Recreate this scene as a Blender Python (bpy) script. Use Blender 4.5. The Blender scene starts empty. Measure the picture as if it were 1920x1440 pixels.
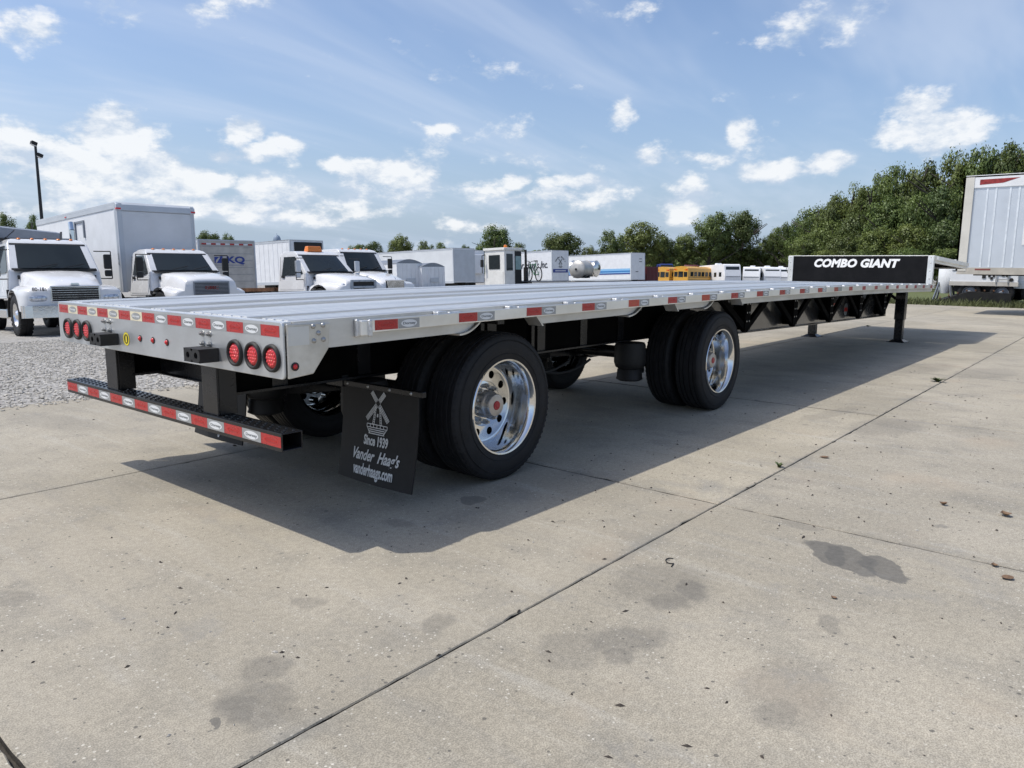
import bpy, bmesh, math, random
import numpy as np
from mathutils import Vector, Matrix
random.seed(7)
rng = np.random.default_rng(11)
scene = bpy.context.scene
COL = scene.collection
R = math.radians

# ------------------------------------------------------------------ camera
CAM = dict(f=1412.8, loc=(-1.9316, -4.2336, 1.3686), yaw=39.7204, pitch=-8.9775, roll=0.4541)
def cam_basis():
    a, b, r = R(CAM['yaw']), R(CAM['pitch']), R(CAM['roll'])
    d = Vector((math.cos(a)*math.cos(b), math.sin(a)*math.cos(b), math.sin(b)))
    rt = d.cross(Vector((0, 0, 1))).normalized(); up = rt.cross(d)
    c, s = math.cos(r), math.sin(r)
    return d, rt*c + up*s, up*c - rt*s
CD, CR, CU = cam_basis()
CL = Vector(CAM['loc'])
def ray(px, py): return CD*CAM['f'] + CR*(px-960) + CU*(720-py)
def at_depth(px, py, dep): return CL + ray(px, py)*(dep/CAM['f'])
def on_z(px, py, z=0.0):
    v = ray(px, py); return CL + v*((z-CL.z)/v.z)
camd = bpy.data.cameras.new('Camera'); cam = bpy.data.objects.new('Camera', camd); COL.objects.link(cam)
M = Matrix((CR, CU, -CD)).transposed().to_4x4(); M.translation = CL
cam.matrix_world = M
camd.sensor_fit = 'HORIZONTAL'; camd.sensor_width = 36.0; camd.lens = 36.0*CAM['f']/1920.0
camd.clip_start = 0.05; camd.clip_end = 8000
scene.camera = cam
scene.render.resolution_x, scene.render.resolution_y = 1024, 768

# ------------------------------------------------------------------ sun, sky, exposure
SUN_VEC = Vector((0.43, -0.385, -1.0)).normalized()          # direction the light travels
EXPOSURE = 0.08
sund = bpy.data.lights.new('Sun', 'SUN'); sun = bpy.data.objects.new('Sun', sund); COL.objects.link(sun)
sund.energy = 3.2; sund.angle = R(0.6); sund.color = (1.0, 0.95, 0.86)
sun.rotation_euler = SUN_VEC.to_track_quat('-Z', 'Y').to_euler(); sun.location = (-10, 10, 25)
scene.view_settings.view_transform = 'Standard'; scene.view_settings.look = 'None'
scene.view_settings.exposure = EXPOSURE; scene.view_settings.gamma = 1.0
scene.view_settings.use_curve_mapping = False
SKY_STRENGTH = 0.148

class NT:
    """tiny node-graph helper"""
    def __init__(s, nt): s.nt = nt; s.n = nt.nodes; s.l = nt.links
    def new(s, t, **kw):
        n = s.n.new(t)
        for k, v in kw.items():
            if hasattr(n, k): setattr(n, k, v)
        return n
    def put(s, sock, v):
        if isinstance(v, bpy.types.NodeSocket): s.l.new(v, sock)
        elif v is not None: sock.default_value = v
    def math(s, op, a, b=None, c=None, clamp=False):
        n = s.new('ShaderNodeMath', operation=op, use_clamp=clamp)
        s.put(n.inputs[0], a)
        if b is not None: s.put(n.inputs[1], b)
        if c is not None: s.put(n.inputs[2], c)
        return n.outputs[0]
    def vmath(s, op, a, b=None, out=0):
        n = s.new('ShaderNodeVectorMath', operation=op)
        s.put(n.inputs[0], a)
        if b is not None: s.put(n.inputs[1], b)
        return n.outputs[out]
    def mix(s, fac, a, b, blend='MIX'):
        n = s.new('ShaderNodeMix', data_type='RGBA', blend_type=blend)
        s.put(n.inputs[0], fac); s.put(n.inputs[6], a); s.put(n.inputs[7], b)
        return n.outputs[2]
    def noise(s, vec, scale, detail=4, rough=0.55, dist=0.0):
        n = s.new('ShaderNodeTexNoise'); s.put(n.inputs['Vector'], vec)
        n.inputs['Scale'].default_value = scale; n.inputs['Detail'].default_value = detail
        n.inputs['Roughness'].default_value = rough; n.inputs['Distortion'].default_value = dist
        return n.outputs[0]
    def smooth(s, v, lo, hi, a=0.0, b=1.0):
        n = s.new('ShaderNodeMapRange', interpolation_type='SMOOTHSTEP')
        s.put(n.inputs[0], v); n.inputs[1].default_value = lo; n.inputs[2].default_value = hi
        n.inputs[3].default_value = a; n.inputs[4].default_value = b
        return n.outputs[0]
    def lin(s, v, lo, hi, a, b):
        n = s.new('ShaderNodeMapRange'); s.put(n.inputs[0], v)
        n.inputs[1].default_value = lo; n.inputs[2].default_value = hi
        n.inputs[3].default_value = a; n.inputs[4].default_value = b
        return n.outputs[0]

world = bpy.data.worlds.new('World'); scene.world = world; world.use_nodes = True
W = NT(world.node_tree); W.n.clear()
wout = W.new('ShaderNodeOutputWorld'); wbg = W.new('ShaderNodeBackground')
wbg.inputs[1].default_value = SKY_STRENGTH
W.l.new(wbg.outputs[0], wout.inputs[0])
sky = W.new('ShaderNodeTexSky', sky_type='NISHITA', sun_disc=False)
to_sun = -SUN_VEC
sky.sun_elevation = math.asin(to_sun.z)
sky.sun_rotation = math.atan2(to_sun.x, to_sun.y)
sky.altitude = 300; sky.air_density = 1.0; sky.dust_density = 3.6; sky.ozone_density = 2.4
wtc = W.new('ShaderNodeTexCoord'); D = W.vmath('NORMALIZE', wtc.outputs['Generated'])
sep = W.new('ShaderNodeSeparateXYZ'); W.l.new(D, sep.inputs[0])
dz = sep.outputs[2]
# thin cirrus veil, on a plane high above
den = W.math('ADD', W.math('MAXIMUM', dz, 0.0), 0.16)
pl = W.new('ShaderNodeCombineXYZ')
W.put(pl.inputs[0], W.math('DIVIDE', sep.outputs[0], den)); W.put(pl.inputs[1], W.math('DIVIDE', sep.outputs[1], den))
mp = W.new('ShaderNodeMapping'); W.l.new(pl.outputs[0], mp.inputs[0])
mp.inputs['Rotation'].default_value = (0, 0, R(-38)); mp.inputs['Scale'].default_value = (0.45, 1.5, 1)
veil = W.smooth(W.noise(mp.outputs[0], 1.25, 4, 0.6, 0.4), 0.40, 0.74)
# small fair-weather clouds, denser towards the horizon
mp2 = W.new('ShaderNodeMapping'); W.l.new(D, mp2.inputs[0]); mp2.inputs['Scale'].default_value = (1, 1, 1.9)
fb = W.noise(mp2.outputs[0], 15.0, 7, 0.62, 0.0)
mp3 = W.new('ShaderNodeMapping'); W.l.new(W.vmath('ADD', D, tuple((to_sun*.55+Vector((0,0,.6)))*.016)), mp3.inputs[0]); mp3.inputs['Scale'].default_value = (1, 1, 1.9)
fbo = W.noise(mp3.outputs[0], 15.0, 5, 0.60, 0.0)
fb2 = W.noise(mp2.outputs[0], 5.5, 2, 0.55)
# cumulus: (pixel x, pixel y, radius x, radius y, weight) turned into directions
PUFFS = [(70,290,190,62,1),(205,240,95,60,1),(185,215,45,36,.9),(300,320,120,48,1),(20,265,90,48,.95),(150,320,200,48,.95),
 (430,385,150,30,.7),(250,360,120,36,.8),(360,335,70,34,.8),(330,385,110,26,.7),(560,372,70,24,.6),(690,375,80,22,.55),(900,345,70,20,.5),(1120,370,70,22,.55),(120,385,260,34,.72),(480,350,45,26,.85),(462,240,52,24,.95),(525,288,70,27,.9),(425,283,34,16,.7),(815,236,40,12,.55),
 (745,335,100,44,.95),(645,318,24,20,.6),(640,385,90,26,.6),(795,400,40,26,.6),(1180,212,44,34,.9),(1415,235,36,38,.9),(1520,55,125,58,.72),
 (1735,245,100,44,1),(1720,190,64,34,.72),(1070,345,72,23,.9),(975,332,34,19,.8),(1060,380,120,30,.75),(1220,295,38,24,.75),(1320,288,74,23,.75),
 (1290,375,80,30,.78),(1540,325,80,30,.9),(1445,325,46,26,.75),(40,35,80,46,.62),(255,30,60,38,.55),(900,140,130,26,.42),(1180,15,90,30,.62),
 (430,5,80,24,.55),(950,375,40,20,.6),(860,420,140,18,.45),(560,400,120,24,.5),(1010,300,50,18,.4)]
wn = W.new('ShaderNodeTexNoise'); W.l.new(D, wn.inputs['Vector']); wn.inputs['Scale'].default_value = 11; wn.inputs['Detail'].default_value = 3
DW = W.vmath('ADD', D, W.vmath('MULTIPLY', W.vmath('SUBTRACT', wn.outputs['Color'], (.5, .5, .5)), (.11, .11, .07)))
best = None
def rot_frame(r, u, n): return Matrix((r, u, n)).transposed().to_euler()
for (px, py, rx, ry, wt) in PUFFS:
    c = ray(px, py).normalized()
    hr = c.cross(Vector((0, 0, 1))).normalized(); hu = hr.cross(c)
    k = ray(px, py).length/(CAM['f']**2)*(CAM['f']/ray(px, py).length)**2*1.12
    mpn = W.new('ShaderNodeMapping', vector_type='TEXTURE'); W.l.new(DW, mpn.inputs[0])
    mpn.inputs['Location'].default_value = c; mpn.inputs['Rotation'].default_value = rot_frame(hr, hu, hr.cross(hu))
    mpn.inputs['Scale'].default_value = (rx*k/wt**.5, ry*k/wt**.5, 1.2)
    gr = W.new('ShaderNodeTexGradient', gradient_type='SPHERICAL'); W.l.new(mpn.outputs[0], gr.inputs[0])
    m = W.math('MULTIPLY', gr.outputs['Fac'], wt*1.25)
    best = m if best is None else W.math('MAXIMUM', best, m)
gen = W.lin(W.math('ABSOLUTE', W.math('SUBTRACT', dz, 0.085)), 0.0, 0.16, -0.30, -0.95)
mask = W.math('MULTIPLY_ADD', best, 2.5, gen)
dens = W.math('ADD', mask, W.math('ADD', W.math('MULTIPLY', W.math('SUBTRACT', fb, 0.5), 6.2), W.math('MULTIPLY', W.math('SUBTRACT', fb2, 0.5), 2.4)))
cum = W.smooth(dens, -0.05, 1.35)
lit = W.math('MULTIPLY_ADD', W.math('SUBTRACT', fb, fbo), 4.2, W.smooth(dens, -.2, 2.6, .25, .85), clamp=True)
SKYCOL = W.mix(1.0, sky.outputs[0], (0.94, 1.0, 1.09, 1), 'MULTIPLY')
def sc(r, g, b): return (r/SKY_STRENGTH, g/SKY_STRENGTH, b/SKY_STRENGTH, 1)
hz = W.math('POWER', W.math('SUBTRACT', 1.0, W.math('ABSOLUTE', dz), clamp=True), 6.0)
c1 = W.mix(W.math('MULTIPLY', hz, 0.74), SKYCOL, sc(.50, .645, .84))
c2 = W.mix(W.math('MULTIPLY', veil, 0.40), c1, sc(.66, .74, .88))
ccol = W.mix(lit, sc(.55, .64, .77), sc(.94, .95, .96))
c3 = W.mix(W.math('MULTIPLY', cum, 0.84), c2, ccol)
W.l.new(c3, wbg.inputs[0])
world.cycles.sampling_method = 'MANUAL'; world.cycles.sample_map_resolution = 256

# ------------------------------------------------------------------ materials
def hexc(h):
    h = h.lstrip('#'); c = [int(h[i:i+2], 16)/255 for i in (0, 2, 4)]
    return tuple(x/12.92 if x <= .04045 else ((x+.055)/1.055)**2.4 for x in c)
MATS = {}
def mat(name, col, rough=0.5, metal=0.0, var=0.10, scale=6.0, bump=0.0, bscale=60.0, coat=0.0, stretch=None,
        rvar=0.08, trans=0.0, emit=0.0, dirt=0.0, dirtcol=(.12,.10,.08), spec=0.5, ior=1.45):
    if name in MATS: return MATS[name]
    if isinstance(col, str): col = hexc(col)
    m = bpy.data.materials.new(name); m.use_nodes = True
    N = NT(m.node_tree); N.n.clear()
    out = N.new('ShaderNodeOutputMaterial'); b = N.new('ShaderNodeBsdfPrincipled')
    N.l.new(b.outputs[0], out.inputs[0])
    tc = N.new('ShaderNodeTexCoord'); vec = tc.outputs['Object']
    if stretch:
        q = N.new('ShaderNodeMapping'); N.l.new(vec, q.inputs[0]); q.inputs['Scale'].default_value = stretch; vec = q.outputs[0]
    n1 = N.noise(vec, scale, 6, 0.6)
    c = N.mix(N.smooth(n1, .3, .7), tuple(x*(1-var) for x in col)+(1,), tuple(min(1, x*(1+var)) for x in col)+(1,))
    if dirt:
        n2 = N.noise(tc.outputs['Object'], 2.3, 8, 0.65, 0.3)
        c = N.mix(N.math('MULTIPLY', N.smooth(n2, .52, .78), dirt), c, dirtcol+(1,))
    N.put(b.inputs['Base Color'], c)
    N.put(b.inputs['Roughness'], N.lin(n1, .25, .75, max(.02, rough-rvar), min(1, rough+rvar)))
    b.inputs['Metallic'].default_value = metal
    b.inputs['IOR'].default_value = ior; b.inputs['Specular IOR Level'].default_value = spec
    if coat: b.inputs['Coat Weight'].default_value = coat; b.inputs['Coat Roughness'].default_value = .06
    if trans: b.inputs['Transmission Weight'].default_value = trans
    if emit: b.inputs['Emission Color'].default_value = col+(1,); b.inputs['Emission Strength'].default_value = emit
    if bump:
        bp = N.new('ShaderNodeBump'); bp.inputs['Strength'].default_value = bump; bp.inputs['Distance'].default_value = .01
        N.put(bp.inputs['Height'], N.noise(vec, bscale, 4, .6)); N.l.new(bp.outputs[0], b.inputs['Normal'])
    MATS[name] = m
    return m
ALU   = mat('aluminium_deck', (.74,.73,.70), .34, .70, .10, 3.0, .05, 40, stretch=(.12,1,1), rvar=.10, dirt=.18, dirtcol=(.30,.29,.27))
RAILM = mat('aluminium_main_rail', (.60,.59,.56), .42, .7, .14, 5, .08, 30, stretch=(.3,1,1), rvar=.10, dirt=.30, dirtcol=(.30,.27,.22))  # greyer than the rub rail, tone stands in for shading; stains besides
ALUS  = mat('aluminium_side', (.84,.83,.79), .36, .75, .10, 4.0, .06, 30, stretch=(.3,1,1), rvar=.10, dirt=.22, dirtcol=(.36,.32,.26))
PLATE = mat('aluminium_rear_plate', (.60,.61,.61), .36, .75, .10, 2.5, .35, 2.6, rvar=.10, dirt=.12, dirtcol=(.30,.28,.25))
ALOW  = mat('aluminium_low_strip', (.50,.48,.45), .42, .6, .18, 3, .05, 40, stretch=(.12,1,1), rvar=.10, dirt=.35, dirtcol=(.22,.20,.17))  # darkened to stand in for the shaded plank steps, with some grime
CAST  = mat('cast_aluminium_corner', (.62,.60,.55), .42, .7, .16, 7, .15, 30, dirt=.35, dirtcol=(.30,.27,.22))
WELD  = mat('weld_bead', (.70,.70,.69), .38, .85, .15, 40, .5, 120)
CHROME= mat('polished_aluminium', (.76,.76,.75), .09, 1.0, .05, 5, .06, 25, rvar=.05, dirt=.12, dirtcol=(.40,.37,.33))
STEEL = mat('bolt_steel', (.42,.42,.41), .42, .85, .1, 20)
BLACK = mat('black_frame_paint', (.012,.012,.013), .26, 0, .3, 4, .05, 15, dirt=.10, dirtcol=(.06,.055,.05))
BLACKW= mat('black_web_paint', (.045,.045,.046), .22, 0, .2, 2, .03, 3, coat=.5)
BLACKP= mat('black_bulkhead_panel', (.006,.006,.007), .45, 0, .25, 5, .04, 20, spec=.18)
RUBBER= mat('black_rubber', (.018,.018,.018), .62, 0, .2, 12, .15, 90)
TYRE  = mat('tyre_rubber', (.017,.017,.018), .62, 0, .25, 14, .2, 80, dirt=.28, dirtcol=(.055,.05,.044), spec=.3)
BRACE = mat('matt_black_brace', (.004,.004,.004), .7, 0, .3, 8, spec=.03)
FLAP  = mat('mud_flap_rubber', (.016,.016,.017), .42, 0, .25, 5, .05, 12, dirt=.25, dirtcol=(.05,.048,.045), spec=.2)
REDT  = mat('red_reflective_tape', (.40,.018,.018), .30, 0, .08, 20, .12, 400, coat=.4)
ORGT  = mat('faded_red_tape', (.50,.055,.018), .32, 0, .08, 20, .12, 400, coat=.4)
SILT  = mat('silver_reflective_tape', (.33,.34,.34), .32, .2, .08, 20, .12, 400, coat=.4)
CRMT  = mat('cream_reflective_tape', (.78,.70,.50), .32, .1, .06, 20, .12, 400, coat=.4)
OVAL  = mat('white_print', (.74,.75,.75), .4, 0, .05)
REDP  = mat('red_print', (.52,.035,.03), .4, 0, .05)
GREYP = mat('grey_print', (.22,.23,.23), .5, 0, .05)
REDL  = mat('red_lamp_lens', (.62,.012,.015), .14, 0, .25, 60, .35, 150, coat=.6)
AMBER = mat('amber_lens', (.75,.20,.015), .16, 0, .15, 40, .2, 90, coat=.5)
YELST = mat('yellow_sticker', (.72,.60,.05), .4, 0, .05)
WHITE = mat('white_truck_paint', (.70,.70,.70), .24, 0, .04, 3, coat=.5, dirt=.06, dirtcol=(.45,.42,.38))
WHITE2= mat('white_van_body', (.76,.77,.78), .42, 0, .05, 2.0, dirt=.10, dirtcol=(.50,.48,.44))
GREYV = mat('grey_van_panel', (.52,.55,.58), .42, .1, .05, 1.5, dirt=.12, dirtcol=(.40,.38,.35))
OLDV  = mat('weathered_white_panel', (.52,.49,.44), .55, 0, .10, 3.0, dirt=.45, dirtcol=(.30,.24,.18))
GLASS = mat('dark_window_glass', (.020,.026,.028), .04, 0, .1, 2, rvar=.02, coat=.0)
INTER = mat('dark_interior', (.02,.02,.02), .7)
DARK  = mat('dark_underbody', (.016,.015,.014), .6, 0, .3, 5, dirt=.3, dirtcol=(.07,.055,.04))
GREYST= mat('grey_steel_body', (.23,.25,.28), .45, .3, .1, 3, dirt=.2, dirtcol=(.15,.13,.11))
RUST  = mat('rusty_steel', (.13,.065,.035), .8, .2, .35, 5, .3, 30)
TANK  = mat('polished_tank', (.74,.73,.70), .22, .9, .08, 3, dirt=.2, dirtcol=(.30,.27,.22))
BUSY  = mat('school_bus_yellow', (.66,.36,.06), .35, 0, .05, 3, coat=.3)
BLUEP = mat('blue_print', (.035,.060,.26), .45, 0, .05)
BLUE2 = mat('mid_blue_stripe', (.035,.20,.52), .45, 0, .05)
BLUE3 = mat('pale_blue_stripe', (.25,.50,.75), .45, 0, .05)
BLKPR = mat('black_print', (.02,.02,.022), .5, 0, .05)
DRED  = mat('dark_red_container', (.10,.015,.018), .55, 0, .2, 3, dirt=.2)
REDV  = mat('red_vehicle_paint', (.42,.03,.03), .35, 0, .1, 3, coat=.3)
BLUEV = mat('blue_vehicle_paint', (.02,.045,.24), .3, 0, .1, 3, coat=.3)

# ------------------------------------------------------------------ mesh helpers
class MB:
    def __init__(s): s.v = []; s.f = []; s.m = []
    def add(s, vs, fs, mi=0):
        o = len(s.v); s.v += [tuple(p) for p in vs]
        s.f += [tuple(i+o for i in f) for f in fs]; s.m += [mi]*len(fs)
        return s
    def hexa(s, p, mi=0):    # 8 points: bottom 0-3 ccw, top 4-7
        return s.add(p, [(3,2,1,0),(4,5,6,7),(0,1,5,4),(1,2,6,5),(2,3,7,6),(3,0,4,7)], mi)
    def box(s, x0, x1, y0, y1, z0, z1, mi=0, rot=None, piv=None):
        p = [Vector(q) for q in ((x0,y0,z0),(x1,y0,z0),(x1,y1,z0),(x0,y1,z0),(x0,y0,z1),(x1,y0,z1),(x1,y1,z1),(x0,y1,z1))]
        if rot is not None:
            c = Vector(piv) if piv else sum(p, Vector())/8
            p = [c + rot @ (q-c) for q in p]
        return s.hexa(p, mi)
    def bar(s, a, b, w, h, mi=0, upv=(0,0,1)):
        a, b = Vector(a), Vector(b); d = (b-a).normalized(); u = Vector(upv)
        sd = d.cross(u)
        if sd.length < 1e-5: sd = d.cross(Vector((1,0,0)))
        sd.normalize(); u = sd.cross(d)
        sd *= w/2; u *= h/2
        return s.hexa([a-sd-u, a+sd-u, b+sd-u, b-sd-u, a-sd+u, a+sd+u, b+sd+u, b-sd+u], mi)
    def lathe(s, prof, org=(0,0,0), axis=(0,0,1), n=24, mi=0, close=False):
        ax = Vector(axis).normalized(); t = ax.orthogonal().normalized(); b = ax.cross(t); o = Vector(org)
        vs = []; fs = []
        for (r, h) in prof:
            for i in range(n):
                a = 2*math.pi*i/n; vs.append(o + ax*h + (t*math.cos(a)+b*math.sin(a))*r)
        k = len(prof)
        for j in range(k-1 if not close else k):
            for i in range(n):
                i2 = (i+1) % n; j2 = (j+1) % k
                fs.append((j*n+i, j*n+i2, j2*n+i2, j2*n+i))
        return s.add(vs, fs, mi)
    def cyl(s, a, b, r0, r1=None, n=16, mi=0, caps=True):
        a, b = Vector(a), Vector(b); r1 = r0 if r1 is None else r1
        d = (b-a); L = d.length; d.normalize(); t = d.orthogonal().normalized(); q = d.cross(t)
        vs = [a+(t*math.cos(2*math.pi*i/n)+q*math.sin(2*math.pi*i/n))*r0 for i in range(n)]
        vs += [b+(t*math.cos(2*math.pi*i/n)+q*math.sin(2*math.pi*i/n))*r1 for i in range(n)]
        fs = [(i, (i+1)%n, n+(i+1)%n, n+i) for i in range(n)]
        if caps: fs += [tuple(range(n-1,-1,-1)), tuple(range(n,2*n))]
        return s.add(vs, fs, mi)
    def tube(s, pts, r, n=8, mi=0):
        for a, b in zip(pts[:-1], pts[1:]): s.cyl(a, b, r, n=n, mi=mi)
        return s
    def prism(s, poly, y0, y1, mi=0, plane='xz'):   # polygon in plane, extruded along the third axis
        def P(a, b, c): return {'xz': (a,c,b), 'xy': (a,b,c), 'yz': (c,a,b)}[plane]
        n = len(poly); vs = [P(a,b,y0) for a,b in poly] + [P(a,b,y1) for a,b in poly]
        fs = [tuple(range(n)), tuple(range(2*n-1, n-1, -1))] + [(i, i+n, (i+1)%n+n, (i+1)%n) for i in range(n)]
        return s.add(vs, fs, mi)
    def loft(s, secs, mi=0, caps=True, closed=True):
        n = len(secs[0]); vs = [p for sec in secs for p in sec]; fs = []
        for j in range(len(secs)-1):
            for i in range(n if closed else n-1):
                i2 = (i+1) % n; fs.append((j*n+i, j*n+i2, (j+1)*n+i2, (j+1)*n+i))
        if caps: fs += [tuple(range(n-1,-1,-1)), tuple(range((len(secs)-1)*n, len(secs)*n))]
        return s.add(vs, fs, mi)
    def quad(s, pts, mi=0): return s.add(pts, [tuple(range(len(pts)))], mi)
    def mesh(s, name, mats, smooth=None, fixn=True):
        me = bpy.data.meshes.new(name); me.from_pydata(s.v, [], s.f)
        for m in (mats if isinstance(mats, (list, tuple)) else [mats]): me.materials.append(m)
        if len(me.materials) > 1: me.polygons.foreach_set('material_index', s.m)
        if fixn:
            bm = bmesh.new(); bm.from_mesh(me); bmesh.ops.recalc_face_normals(bm, faces=bm.faces[:]); bm.to_mesh(me); bm.free()
        if smooth:
            me.polygons.foreach_set('use_smooth', [True]*len(me.polygons)); me.set_sharp_from_angle(angle=R(smooth))
        me.update(); return me
    def build(s, name, mats, parent=None, loc=None, bevel=0, smooth=None, segs=2):
        return link(name, s.mesh(name, mats, smooth), parent, loc, bevel, segs)
def link(name, me, parent=None, loc=None, bevel=0, segs=2):
    o = bpy.data.objects.new(name, me); COL.objects.link(o)
    if parent: o.parent = parent
    if loc is not None: o.location = loc
    if bevel:
        b = o.modifiers.new('bevel', 'BEVEL'); b.width = bevel; b.segments = segs; b.limit_method = 'ANGLE'; b.angle_limit = R(35)
        b.harden_normals = False
    return o
def tag(o, label, cat, group=None, kind=None):
    if label: o['label'] = label
    if cat: o['category'] = cat
    if group: o['group'] = group
    if kind: o['kind'] = kind
    return o
def thing(name, label, cat, loc=(0,0,0), rz=0.0, group=None):
    o = bpy.data.objects.new(name, None); COL.objects.link(o); o.empty_display_size = .3
    o.location = loc; o.rotation_euler = (0, 0, rz)
    return tag(o, label, cat, group)
KIDS = {}
def copy_tree(o, parent=None):
    c = o.copy(); COL.objects.link(c)
    if parent: c.parent = parent
    for ch in o.children: copy_tree(ch, c)
    return c
TXT = {}
def text_mesh(txt, size=1.0, shear=0.0, bold=0.0, depth=0.001, align='CENTER', sx=1.0, spacing=1.0):
    key = (txt, size, shear, bold, align, sx, spacing)
    if key in TXT: return TXT[key]
    cu = bpy.data.curves.new('lettering', 'FONT'); cu.body = txt; cu.size = size; cu.shear = shear; cu.offset = bold
    cu.extrude = depth; cu.align_x = align; cu.align_y = 'CENTER'; cu.resolution_u = 3; cu.space_character = spacing
    o = bpy.data.objects.new('tmp_text', cu); COL.objects.link(o)
    dg = bpy.context.evaluated_depsgraph_get(); dg.update()
    me = bpy.data.meshes.new_from_object(o.evaluated_get(dg)); me.name = 'lettering'
    bpy.data.objects.remove(o); bpy.data.curves.remove(cu)
    if sx != 1.0:
        for v in me.vertices: v.co.x *= sx
    me.materials.clear(); TXT[key] = me
    return me
def text(txt, m, parent, pos, right, up, size, **kw):
    me = text_mesh(txt, size, **kw).copy(); me.materials.append(m)
    o = bpy.data.objects.new('lettering', me); COL.objects.link(o)
    r = Vector(right).normalized(); u = Vector(up).normalized(); n = r.cross(u)
    mm = Matrix((r, u, n)).transposed().to_4x4(); mm.translation = Vector(pos)
    if parent: o.parent = parent
    o.matrix_local = mm
    return o
def terrain(x, y):
    z = -min(1.5, .036*max(0.0, y-4.0)) - .02*min(60.0, max(0.0, x-85.0))
    return z
# ------------------------------------------------------------------ ground
def ground_material():
    m = bpy.data.materials.new('gravel_ground'); m.use_nodes = True
    N = NT(m.node_tree); N.n.clear()
    out = N.new('ShaderNodeOutputMaterial'); b = N.new('ShaderNodeBsdfPrincipled'); N.l.new(b.outputs[0], out.inputs[0])
    g = N.new('ShaderNodeNewGeometry'); P = g.outputs['Position']
    vo = N.new('ShaderNodeTexVoronoi', feature='F1'); N.l.new(P, vo.inputs['Vector']); vo.inputs['Scale'].default_value = 24
    tone = N.new('ShaderNodeSeparateColor'); N.l.new(vo.outputs['Color'], tone.inputs[0])
    c = N.mix(tone.outputs[0], (.20,.19,.175,1), (.46,.445,.415,1))
    big = N.smooth(N.noise(P, .35, 5), .35, .7)
    c = N.mix(N.math('MULTIPLY', big, .35), c, (.28,.26,.23,1))
    sp = N.new('ShaderNodeSeparateXYZ'); N.l.new(P, sp.inputs[0])
    # grass beyond the far edge of the concrete
    gr = N.math('MULTIPLY', N.smooth(N.math('ADD', sp.outputs[0], N.math('MULTIPLY', N.noise(P, .6, 4), 3.0)), 30.2, 31.4),
                N.smooth(sp.outputs[1], 13, 7))
    c = N.mix(gr, c, N.mix(N.noise(P, 2.2, 6), (.05,.075,.02,1), (.16,.17,.06,1)))
    N.put(b.inputs['Base Color'], c); b.inputs['Roughness'].default_value = .95
    bp = N.new('ShaderNodeBump'); bp.inputs['Strength'].default_value = .9; bp.inputs['Distance'].default_value = .02
    N.put(bp.inputs['Height'], N.math('SUBTRACT', 1.0, vo.outputs['Distance'])); N.l.new(bp.outputs[0], b.inputs['Normal'])
    return m
def axis_vals(lo, hi, fine_lo, fine_hi, step, grow=1.35):
    v = list(np.arange(fine_lo, fine_hi+.01, step)); s = step; x = fine_hi
    while x < hi: s *= grow; x = min(hi, x+s); v.append(x)
    s = step; x = fine_lo
    while x > lo: s *= grow; x = max(lo, x-s); v.insert(0, x)
    return v
xs = axis_vals(-3000, 4000, -20, 150, 4.0); ys = axis_vals(-3000, 4000, -40, 80, 2.0)
gm = MB()
PX0, PX1, PY0, PY1 = -8.4, 30.1, -18.46, 3.94
xs = sorted(set([round(v, 3) for v in xs]+[PX0, PX0+.2, PX1-.2, PX1])); ys = sorted(set([round(v, 3) for v in ys]+[PY0, PY0+.2, PY1-.2, PY1]))
def gz(x, y): return -.20 if (PX0 < x < PX1 and PY0 < y < PY1) else terrain(x, y)-.016
gv = [(x, y, gz(x, y)) for y in ys for x in xs]; nx = len(xs)
gf = [(j*nx+i, j*nx+i+1, (j+1)*nx+i+1, (j+1)*nx+i) for j in range(len(ys)-1) for i in range(nx-1)]
gm.add(gv, gf)
ground = gm.build('ground', ground_material(), smooth=60)
tag(ground, 'grey gravel yard surface reaching to the trees', 'ground', kind='structure')

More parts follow.
